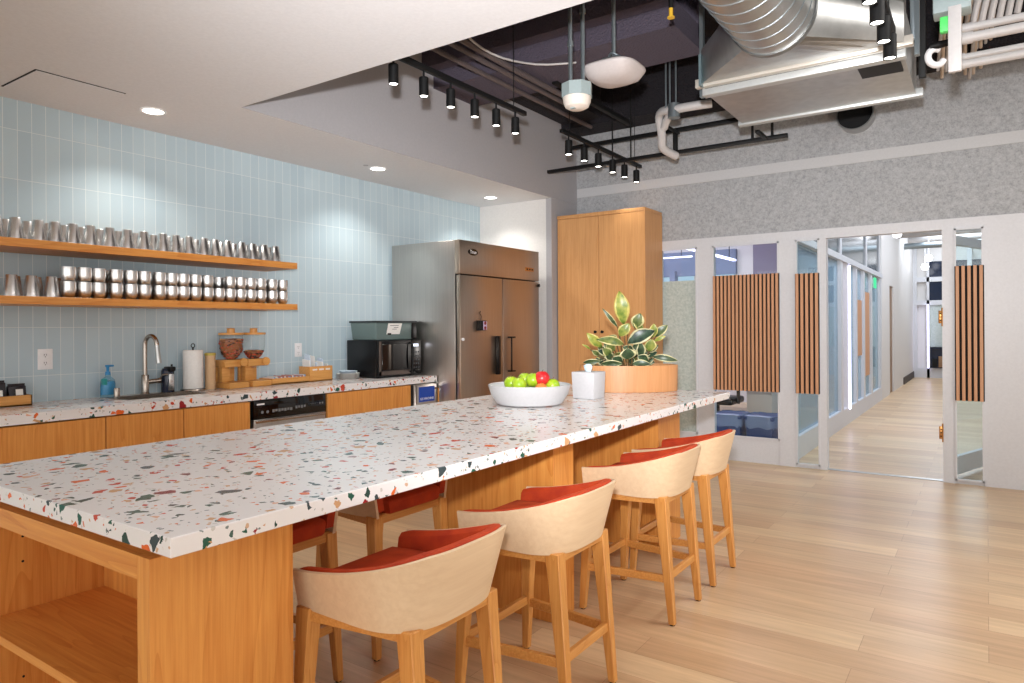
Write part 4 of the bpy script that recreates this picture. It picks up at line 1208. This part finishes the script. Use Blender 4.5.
for _ in range(26):
    zx, zy = rl.uniform(150, 520), rl.uniform(400, 485)
    leaves.append(((zx * .6 + 138, zy + 12), (zx, zy - rl.uniform(10, 50)), rl.uniform(34, 60), rl.uniform(.0, .14), rl.choice((0, 0, .05, .1, .3, .5))))
s_ = .0071 / 5.69
fol = MB(); bmL = fol.bm; uvl = bmL.loops.layers.uv.new('UVMap')
stem = MB()
R_ = Vector((.8254, .5645, 0)); A_ = Vector((-.5645, .8254, 0))
rnd = random.Random(5)
org = Vector((PX, PY, IT + .182))
for (zx0, zy0), (zx1, zy1), w, dep, tone in leaves:
    b0 = org + R_ * (zx0 - 345) * s_ + up * (490 - zy0) * s_ + A_ * dep
    b1 = org + R_ * (zx1 - 345) * s_ + up * (490 - zy1) * s_ + A_ * (dep - .03)
    ax = (b1 - b0)
    ln_ = ax.length
    side = ax.cross(A_).normalized()
    side = (side + A_ * rnd.uniform(-.35, .35)).normalized()
    nrm = side.cross(ax).normalized()
    if nrm.dot(A_) > 0: nrm = -nrm
    W_ = w * s_ / 2
    NU, NV = 6, 9
    grid = []
    for j in range(NV + 1):
        v = j / NV
        prof = math.sin(PI * min(1, v * .97 + .02)) ** .75 * (1 - .25 * max(0, v - .5))
        c = b0 + ax * v + nrm * (.12 * ln_ * math.sin(PI * v)) - up * .10 * ln_ * v * v
        row = []
        for i in range(NU + 1):
            u = i / NU * 2 - 1
            row.append(bmL.verts.new(c + side * u * W_ * prof + nrm * (-.16 * W_ * (1 - abs(u)) * prof)))
        grid.append(row)
    for j in range(NV):
        for i in range(NU):
            f = bmL.faces.new((grid[j][i], grid[j][i + 1], grid[j + 1][i + 1], grid[j + 1][i]))
            for lp, (ii, jj) in zip(f.loops, ((i, j), (i + 1, j), (i + 1, j + 1), (i, j + 1))):
                lp[uvl].uv = (ii / NU, tone)
    root_ = org + R_ * ((zx0 - 345) * s_ * .45) + A_ * dep * .5 - up * .03
    stem.tube([root_, (root_ + b0) / 2 + up * .01, b0], .004, 6, 3)
part(t, 'foliage', fol, M['leaf'], 'variegated cream-edged green leaves', ang=70)
for o in (t.children[0],):
    md = o.modifiers.new('thickness', 'SOLIDIFY'); md.thickness = .0012
part(t, 'stems', stem, M['stemgreen'])

# ------------------------------------------------------------------ lights in the ceiling
def downlight(x, y, label):
    r = thing('recessed_downlight', label, 'downlight', (x, y, ZC), 'recessed downlights')
    part(r, 'trim_ring', MB().lathe([(.062, -.001), (.062, -.004), (.066, -.007), (.078, -.006), (.080, -.001)], (x, y, ZC), 36), M['white'])
    part(r, 'lens', MB().lathe([(0, -.003), (.062, -.003), (.062, -.001), (0, -.001)], (x, y, ZC), 36), M['lamp'])
    l = bpy.data.lights.new('downlight_beam', 'SPOT'); l.energy = 36; l.spot_size = math.radians(125); l.spot_blend = .7; l.shadow_soft_size = .06; l.color = (1, .96, .9)
    lo = bpy.data.objects.new('downlight_beam', l); COL.objects.link(lo); lo.location = (x, y, ZC - .012)
DY = (2.396, 4.399, 6.09)
downlight(-4.437, DY[0], 'round recessed downlight in the white ceiling above the faucet')
downlight(-4.437, DY[1], 'round recessed downlight in the white ceiling above the microwave')
downlight(-4.437, DY[2], 'round recessed downlight in the white ceiling above the refrigerator')
single('ceiling_sprinkler', 'tiny white sprinkler cap in the ceiling beside the middle downlight', 'sprinkler', MB().lathe([(0, -.004), (.022, -.003), (.022, 0), (0, 0)], (-4.43, 4.25, ZC), 16), M['beamgrey'], base=(-4.43, 4.25, ZC))
t = thing('access_hatch', 'flush white access hatch outlined in the ceiling above the left counter', 'hatch', (-4.45, 1.85, ZC))
part(t, 'panel', MB().box(-4.68, -4.246, 1.655, 2.12, ZC - .006, ZC - .001), M['ceil'])
part(t, 'gap', MB().box(-4.69, -4.236, 1.645, 2.125, ZC - .0025, ZC - .0004), M['darkgap'])

def track(x, z, y0, y1, ys, label, dia=.058, hl=.115, glow=True):
    r = thing('track_light', label, 'track light', (x, (y0 + y1) / 2, z), 'black track lights')
    part(r, 'rail', MB().box(x - .017, x + .017, y0, y1, z - .012, z + .02, .003), M['black'])
    for y in ys:
        h = part(r, 'lamp_head', MB().lathe([(0, 0), (.3, 0), (dia / 2, -.003), (dia / 2, -hl), (dia / 2 - .004, -hl), (dia / 2 - .005, -hl + .02), (0, -hl + .02)][0:1] + [(dia / 2 - .003, 0), (dia / 2, -.004), (dia / 2, -hl), (dia / 2 - .004, -hl), (dia / 2 - .005, -hl + .01)], (x, y, z - .055), 24).cyl((x, y, z - .06), (x, y, z - .01), .007, seg=10), M['black'])
        part(h, 'lens', MB().lathe([(0, -hl + .004), (dia / 2 - .004, -hl + .004), (dia / 2 - .004, -hl + .010), (0, -hl + .010)], (x, y, z - .055), 24), M['lamp'])
    for y in (y0 + .15, y1 - .15):
        part(r, 'hanger', MB().cyl((x, y, z + .02), (x, y, 4.2), .003, seg=6), M['black'])
    return r
track(-2.80, 2.93, 2.60, 4.28, [2.905, 3.165, 3.42, 3.67, 3.915, 4.15], 'black track with six spotlights beside the soffit, nearest the white ceiling edge')
track(-3.03, 3.06, 5.2, 6.87, [5.33, 5.615, 5.895, 6.2, 6.47, 6.76], 'black track with six spotlights before the felt wall', .066, .125)
track(-.40, 2.895, 2.75, 4.12, [3.27, 3.51, 3.76, 4.01], 'black track with four spotlights hanging in front of the silver duct', .062, .12)

# ------------------------------------------------------------------ services in the open ceiling
t = thing('strut_channel', 'long black strut running below the ducts before the felt wall', 'strut', (-2.6, 6.35, 3.0))
part(t, 'channel', MB().box(-3.86, -1.42, 6.32, 6.36, 3.003, 3.036, .003), M['black'])
part(t, 'cross_arm', MB().box(-1.62, -1.585, 6.05, 6.33, 3.004, 3.03, .003), M['black'])
for x in (-3.1, -2.9, -1.72, -1.55):
    part(t, 'rod', MB().cyl((x, 6.34, 3.03), (x, 6.34, 4.2), .012 if x > -2 else .007, seg=8), M['black'])
part(t, 'end_bracket', MB().box(-2.45, -2.42, 6.3, 6.36, 3.03, 3.2, .003).box(-2.43, -2.40, 5.9, 6.36, 3.19, 3.21, .003), M['black'])
single('strut_channel', 'upper black strut high along the felt wall', 'strut', MB().box(-3.8, -1.5, 6.76, 6.80, 3.34, 3.38, .003), M['black'], base=(-2.6, 6.72, 3.34))
single('conduit_bar', 'short black bar hanging above the second spotlight track', 'bar', MB().box(-3.0, -2.95, 5.0, 6.5, 3.40, 3.44, .004), M['black'], base=(-2.97, 5.8, 3.4))
bm_ = MB()
bm_.box(XB - .3, -1.75, 4.55, 5.15, 3.42, 3.60).box(XB - .3, -1.75, 4.40, 4.52, 3.55, 4.2).box(XB - .3, -1.75, 5.02, 5.12, 3.5, 4.2)
tag(link('ceiling_girder', bm_, M['purple_void']), 'deep dark plum girder crossing the open ceiling', 'beam')
bm_ = MB().box(XB + .02, XB + .5, 4.72, 7.0, 3.62, 4.2).box(-3.9, 4.2, 2.4, 2.75, 3.9, 4.2)
tag(link('ceiling_joist', bm_, M['black_void']), 'black boxed joist above the grey soffit wall', 'beam')
tag(link('drywall_bulkhead', MB().box(-1.68, -1.05, 2.95, 4.2, 3.52, 3.6), plain('beige_board', rgb(196, 186, 172), .8)), 'beige board high beside the round duct', 'board')

# pendants
def cpt(px, py, d):
    dx, dy = px - 512, py - HY
    v = fw * F_ + R3 * dx - U3 * dy
    return Vector((0, 0, H)) + v / F_ * d
c = cpt(577, 110, 4.25)
t = thing('occupancy_sensor', 'white domed sensor on a grey octagonal box hung from two conduits', 'sensor', (c.x, c.y, c.z))
part(t, 'dome', MB().lathe([(0, 0), (.045, .003), (.072, .018), (.084, .045), (.086, .075), (0, .075)], c, 28), plain('ivory_dome', rgb(222, 212, 202), .4))
part(t, 'junction_box', MB().lathe([(0, .075), (.096, .075), (.096, .155), (0, .155)], c, 8), M['pewter'])
part(t, 'lens', MB().box(c.x - .02, c.x + .01, c.y - .05, c.y - .03, c.z - .001, c.z + .006), M['pewter'])
for s in (-1, 1):
    b = c + rt * (.038 * s)
    part(t, 'conduit', MB().tube([(b.x, b.y, c.z + .155), (b.x, b.y, 3.48), (b.x + .0, b.y + .03, 3.62), (b.x, b.y + .1, 3.8), (b.x, b.y + .1, 4.2)], .013, 10), M['galv'])
    for z in (3.08, 3.28)[(s + 1) // 2:(s + 1) // 2 + 1]:
        part(t, 'coupling', MB().cyl((b.x, b.y, z), (b.x, b.y, z + .03), .019, seg=12), M['galv'])
c = cpt(614, 84, 4.35)
t = thing('wireless_antenna', 'white rounded square wireless unit hung on a steel rod', 'antenna', (c.x, c.y, c.z))
n = 40
def sq(s, z):
    out = []
    for i in range(n):
        a = 2 * PI * i / n + .3
        e = 2 / 3.4
        out.append((c.x + .178 * s * math.copysign(abs(math.cos(a)) ** e, math.cos(a)) , c.y + .178 * s * math.copysign(abs(math.sin(a)) ** e, math.sin(a)), c.z + z))
    return out
part(t, 'body', MB().loft([sq(.02, 0), sq(.5, .006), sq(.8, .03), sq(.98, .075), sq(1, .085), sq(.98, .095), sq(.7, .12), sq(.3, .13)]), plain('antenna_white', rgb(190, 182, 180), .5), ang=60)
part(t, 'bracket', MB().box(c.x - .06, c.x + .06, c.y - .05, c.y + .05, c.z + .12, c.z + .16, .006).tube([(c.x - .04, c.y, c.z + .16), (c.x, c.y - .03, c.z + .185), (c.x + .05, c.y, c.z + .155)], .008, 8), M['galv'])
part(t, 'rod', MB().cyl((c.x, c.y, c.z + .15), (c.x, c.y, 4.2), .013, seg=12), M['galv'])
c = cpt(671, 17, 4.0)
t = thing('sprinkler_head', 'small yellow sprinkler head high in the open ceiling', 'sprinkler', (c.x, c.y, c.z))
part(t, 'body', MB().cyl(c, (c.x, c.y, c.z + .05), .012, seg=10).cyl((c.x, c.y, c.z - .006), c, .022, seg=14), plain('yellow_brass', rgb(214, 170, 50), .4))
part(t, 'pipe', MB().cyl((c.x, c.y, c.z + .05), (c.x, c.y, 4.2), .014, seg=10), M['black'])
# conduits and cables running along the soffit
for k, (x, z, r_, y0, y1) in enumerate(((-3.16, 3.40, .020, 3.0, 5.6), (-3.04, 3.385, .024, 3.2, 5.5), (-3.32, 3.40, .02, 3.0, 6.3))):
    single('ceiling_conduit', 'dark painted conduit, %s from the soffit wall in the open ceiling' % ORD[k + 1], 'conduit', MB().tube([(x, y0, 4.15), (x, y0 + .1, 3.8), (x, y0 + .45, z + .06), (x, y0 + .9, z), (x, y1, z)], r_, 10), plain('taupe_conduit_%d' % k, rgb(92, 82, 82), .6), 'conduits along the soffit')
single('white_cable', 'loose white cable looping among the dark conduits', 'cable', MB().tube([(-3.1, 3.4, 4.15), (-3.05, 3.5, 3.75), (-3.0, 3.75, 3.45), (-2.97, 4.1, 3.36), (-2.85, 4.5, 3.38), (-2.6, 4.7, 3.40)], .008, 8), M['whitepipe'])
# white insulated pipe with elbow
t = thing('insulated_pipe', 'white insulated pipe elbow hanging left of the silver duct', 'pipe', (-2.25, 5.9, 3.2))
a, b_, c_, d_ = cpt(712, 103, 5.6), cpt(676, 109, 5.7), cpt(660, 114, 5.9), cpt(663, 148, 6.1)
part(t, 'pipe', MB().tube([a, b_, c_, (c_ * .4 + d_ * .6), d_, cpt(676, 156, 6.2)], .036, 14), M['whitepipe'])
part(t, 'branch', MB().tube([cpt(673, 110, 5.75), cpt(668, 118, 5.85), cpt(664, 128, 5.95)], .032, 12), M['whitepipe'])
part(t, 'clamp', MB().cyl(cpt(674, 104, 5.72), cpt(674, 118, 5.72), .05, seg=14), M['galv'])
for px in (666, 670, 676):
    q = cpt(px, 108, 5.75)
    part(t, 'rod', MB().cyl(q, (q.x, q.y, 4.2), .008, seg=8), M['galv'])

# ducts
t = thing('air_duct', 'large silver plenum with a round spiral duct in the open ceiling', 'duct', (-.95, 4.8, 2.87))
px0, px1, pyN, pyF, pz0, pz1 = -1.50, -.375, 4.44, 5.31, 2.872, 3.17
part(t, 'plenum', MB().box(px0, px1, pyN + .02, pyF - .02, pz0 + .004, pz1), M['sheet'])
zw = plain('zinc_white', rgb(200, 204, 204), .35, .5)
part(t, 'flange', MB().box(px0 - .02, px1 + .01, pyN - .01, pyN + .06, pz0 - .012, pz0 + .06, .004), zw)
part(t, 'flange', MB().box(px0 - .03, px1 + .04, pyF - .06, pyF, pz0 - .012, pz0 + .04, .004), zw)
part(t, 'front_bar', MB().box(px0 - .05, px1 + .05, pyN - .06, pyN - .012, pz0 + .03, pz0 + .085, .004), plain('zinc_cream', rgb(206, 200, 190), .35, .4))
part(t, 'seam', MB().box(px0, px1, pyN - .012, pyN - .005, pz0 + .03, pz0 + .07), M['darkgap'])
part(t, 'access_opening', MB().box(-.62, -.40, 4.52, 4.72, pz0 - .004, pz0 + .006), M['black'], 'black opening')
cc = Vector((-.955, 3.93, 3.06)); rr_ = .222
tr = MB()
N = 48
ringc = [(cc.x + rr_ * math.cos(2 * PI * i / N), cc.y, cc.z + rr_ * math.sin(2 * PI * i / N)) for i in range(N)]
def rect(i):
    a = 2 * PI * i / N
    cx, sy2 = math.cos(a), math.sin(a)
    k = 1 / max(abs(cx), abs(sy2))
    return ((px0 + px1) / 2 - .0 + cx * k * .57, pyN - .06, 3.03 + sy2 * k * .11)
tr.loft([ringc, [rect(i) for i in range(N)]], cap=False)
part(t, 'transition', tr, M['sheet'], ang=12)
part(t, 'side_plate', MB().box(px0 - .012, px0 + .004, pyN - .10, pyN - .05, 2.90, 3.10), plain('zinc_blue', rgb(120, 140, 146), .4, .5))
part(t, 'end_ring', MB().cyl((cc.x, cc.y - .03, cc.z), (cc.x, cc.y + .012, cc.z), rr_ + .008, seg=48), M['sheetdark'])
part(t, 'spiral_duct', MB().cyl((cc.x, 1.2, cc.z + .0), (cc.x, cc.y, cc.z), rr_, seg=56), M['sheet'])
sp = MB()
for k in range(16):
    y = cc.y - .05 - k * .12
    sp.tube([(cc.x + (rr_ + .001) * math.cos(2 * PI * i / 40), y + .06 * i / 40, cc.z + (rr_ + .001) * math.sin(2 * PI * i / 40)) for i in range(41)], .0028, 5, 0)
part(t, 'spiral_seam', sp, M['galv'], 'pale raised seam')
for x in (px0 - .05, px1 + .06):
    part(t, 'hanger', MB().box(x - .012, x + .012, 4.5, 4.54, 2.88, 4.2), M['galv'])
t = thing('box_duct', 'silver rectangular duct passing high behind the round duct', 'duct', (-.6, 5.0, 3.2))
part(t, 'casing', MB().box(-.85, -.43, 4.6, 5.28, 3.28, 3.65, .004), M['sheet'])
# black round stub on the felt wall
t = thing('vent_stub', 'short round galvanised vent stub on the felt wall, black inside', 'vent', (-.976, YG, 3.27))
v = MB(); N = 36
for ra, rb, y0, y1 in ((.158, .158, YG + .0, YG - .16),):
    v.loft([[(-.976 + ra * math.cos(2 * PI * i / N), y0, 3.285 + ra * math.sin(2 * PI * i / N)) for i in range(N)], [(-.976 + ra * math.cos(2 * PI * i / N), y1, 3.285 + ra * math.sin(2 * PI * i / N)) for i in range(N)],
            [(-.976 + .148 * math.cos(2 * PI * i / N), y1, 3.285 + .148 * math.sin(2 * PI * i / N)) for i in range(N)], [(-.976 + .148 * math.cos(2 * PI * i / N), y0 - .02, 3.285 + .148 * math.sin(2 * PI * i / N)) for i in range(N)]], cap=False)
part(t, 'collar', v, M['sheet'])
part(t, 'mouth', MB().cyl((-.976, YG - .02, 3.285), (-.976, YG - .10, 3.285), .1475, seg=N), M['black'], 'black mouth')

# pipes, struts and junction gear at the right
for k, (x0, d_) in enumerate(((914, 4.4), (922, 4.35))):
    q = cpt(x0, 30, d_)
    single('hanger_strut', 'galvanised perforated strut hanging right of the duct, %s one' % ('wide', 'narrow')[k], 'strut', MB().box(q.x - .02, q.x + .02, q.y - .02, q.y + .02, q.z - (.06 if k == 0 else .3), 4.2, .003), M['galv'] if k == 0 else M['black'], base=(q.x, q.y, q.z))
t = thing('junction_rack', 'grey junction box with white strip and green tag among white pipes', 'junction box', tuple(cpt(950, 12, 3.25)))
a = cpt(952, 12, 3.25)
part(t, 'box', MB().box(a.x - .075, a.x + .075, a.y - .05, a.y + .06, a.z - .01, a.z + .08, .008), M['pewter'])
b = cpt(955, 20, 3.2); b2 = cpt(955, 72, 3.2)
part(t, 'white_strip', MB().box(b2.x - .026, b2.x + .026, b2.y - .012, b2.y + .012, b2.z, a.z + .005, .003), M['whitepipe'])
g_ = cpt(945, 24, 3.24)
part(t, 'green_tag', MB().box(g_.x - .02, g_.x + .02, g_.y - .02, g_.y + .02, g_.z - .04, g_.z + .03, .004), plain('green_tag', rgb(90, 220, 110), .5))
part(t, 'rod', MB().cyl((a.x + .06, a.y, a.z + .08), (a.x + .06, a.y, 4.2), .01, seg=8).cyl((a.x - .06, a.y, a.z + .08), (a.x - .06, a.y, 4.2), .01, seg=8), M['galv'])
pp = [((962, 29), (1060, -2), 3.9, .022), ((962, 39), (1060, 18), 3.8, .026), ((955, 59), (1060, 36), 4.2, .02), ((955, 66), (1060, 45), 4.1, .024)]
for k, (p, q, d_, r_) in enumerate(pp):
    a = cpt(p[0], p[1], d_)
    b = Vector((a.x + 1.6, a.y + .03, a.z))
    single('white_pipe', 'white horizontal pipe at the upper right, %s from the top' % ORD[k + 1], 'pipe', MB().cyl(a, b, r_, seg=16).cyl(a, a + Vector((.05, 0, 0)), r_ * 1.25, seg=16), M['whitepipe'], 'white pipes at the upper right')
a = cpt(930, 47, 4.3)
single('black_pipe', 'short black pipe joining the duct to the white strip', 'pipe', MB().cyl(a, (a.x + .25, a.y + .02, a.z + .02), .022, seg=14), M['black'])
t = thing('pipe_elbow', 'white ring-shaped pipe elbow under the junction box', 'pipe', tuple(cpt(936, 58, 4.3)))
a = cpt(936, 57, 4.3)
part(t, 'elbow', MB().tube([a + rt * (.05 * math.cos(x)) + up * (.05 * math.sin(x)) for x in [i * PI / 8 for i in range(3, 16)]], .02, 10, 2), M['white'])
rnd = random.Random(11)
for k in range(14):
    px = 940 + k * 3.9
    q0, q1 = cpt(px + 4, 0, 5.4), cpt(px - 2, 70 + rnd.uniform(-6, 9) - max(0, k - 9) * 2, 5.7)
    m0 = cpt(px + rnd.uniform(-2, 3), 35, 5.5)
    single('hanging_cable', 'pale cable dropping before the felt wall, %s from the duct' % ORD[k + 1], 'cable', MB().tube([(q0.x, q0.y, 4.18), q0, m0, q1], .013, 8), [M['whitepipe'], plain('cream_cable_%d' % k, rgb(206, 188, 170), .5)][k % 2], 'pale cables at the upper right')
for k in range(6):
    a = cpt(972 + k * 9, 28 - k * 3, 4.6)
    single('data_cable', 'pale cable slanting up at the top right corner, %s from the left' % ORD[k + 1], 'cable', MB().tube([a, a + Vector((.05, -.05, .2)), a + Vector((.22, -.15, .55)), a + Vector((.3, -.15, 1.0))], .02, 8), M['whitepipe'], 'pale cables in the top right corner')

# ------------------------------------------------------------------ light
w = bpy.data.worlds.new('World'); sc.world = w; w.use_nodes = True
bg = w.node_tree.nodes['Background']
bg.inputs[0].default_value = (1.0, .98, .955, 1); bg.inputs[1].default_value = 1.68
def area(name, loc, rot, sx, sy_, e, c=(1, 1, 1), spread=180):
    l = bpy.data.lights.new(name, 'AREA'); l.shape = 'RECTANGLE'; l.size = sx; l.size_y = sy_; l.energy = e; l.color = c
    l.spread = math.radians(spread)
    o = bpy.data.objects.new(name, l); COL.objects.link(o); o.location = loc; o.rotation_euler = rot
    return o
# the photographer's flash above the camera
l = bpy.data.lights.new('camera_flash', 'SPOT'); l.energy = 840; l.shadow_soft_size = .05; l.color = (.98, .98, 1)
l.spot_size = math.radians(84); l.spot_blend = 1.0
o = bpy.data.objects.new('camera_flash', l); COL.objects.link(o); o.location = (0, -.08, 1.60)
o.rotation_euler = (PI / 2 + math.radians(15), 0, YAW - math.radians(7))
# spot beams of the tracks
def beam(x, y, z, e):
    l = bpy.data.lights.new('track_beam', 'SPOT'); l.energy = e; l.spot_size = math.radians(80); l.spot_blend = .8; l.shadow_soft_size = .03; l.color = (1, .95, .87)
    o = bpy.data.objects.new('track_beam', l); COL.objects.link(o); o.location = (x, y, z)
for y in (2.905, 3.165, 3.42, 3.67, 3.915, 4.15): beam(-2.80, y, 2.755, 8)
for y in (5.33, 5.615, 5.895, 6.2, 6.47, 6.76): beam(-3.03, y, 2.87, 10)
for y in (3.27, 3.51, 3.76, 4.01): beam(-.40, y, 2.71, 10)
area('right_floor_fill', (2.3, 2.8, 3.9), (0, 0, 0), 2.6, 5, 230, (1, .96, .92))  # added overhead lamp, out of view, brightens the floor at the right
area('corridor_fill', (-.3, 12, 3.6), (0, 0, 0), 1.4, 9, 165, (.80, .88, 1))  # cool area lamp added below the corridor ceiling to brighten it, not daylight
area('corridor_end_light', (-.6, 19, 3.6), (0, 0, 0), 1.2, 3, 70, (.82, .9, 1))
area('side_room_light', (-4.6, 9.8, 3.6), (0, 0, 0), 4, 3.5, 170, (.84, .80, 1))

sc.view_settings.view_transform = 'Standard'
sc.view_settings.look = 'None'
sc.view_settings.exposure = 0.28
sc.view_settings.gamma = 1.0
sc.view_settings.use_curve_mapping = False
sc.cycles.max_bounces = 10
sc.cycles.transparent_max_bounces = 16
sc.cycles.use_denoising = True
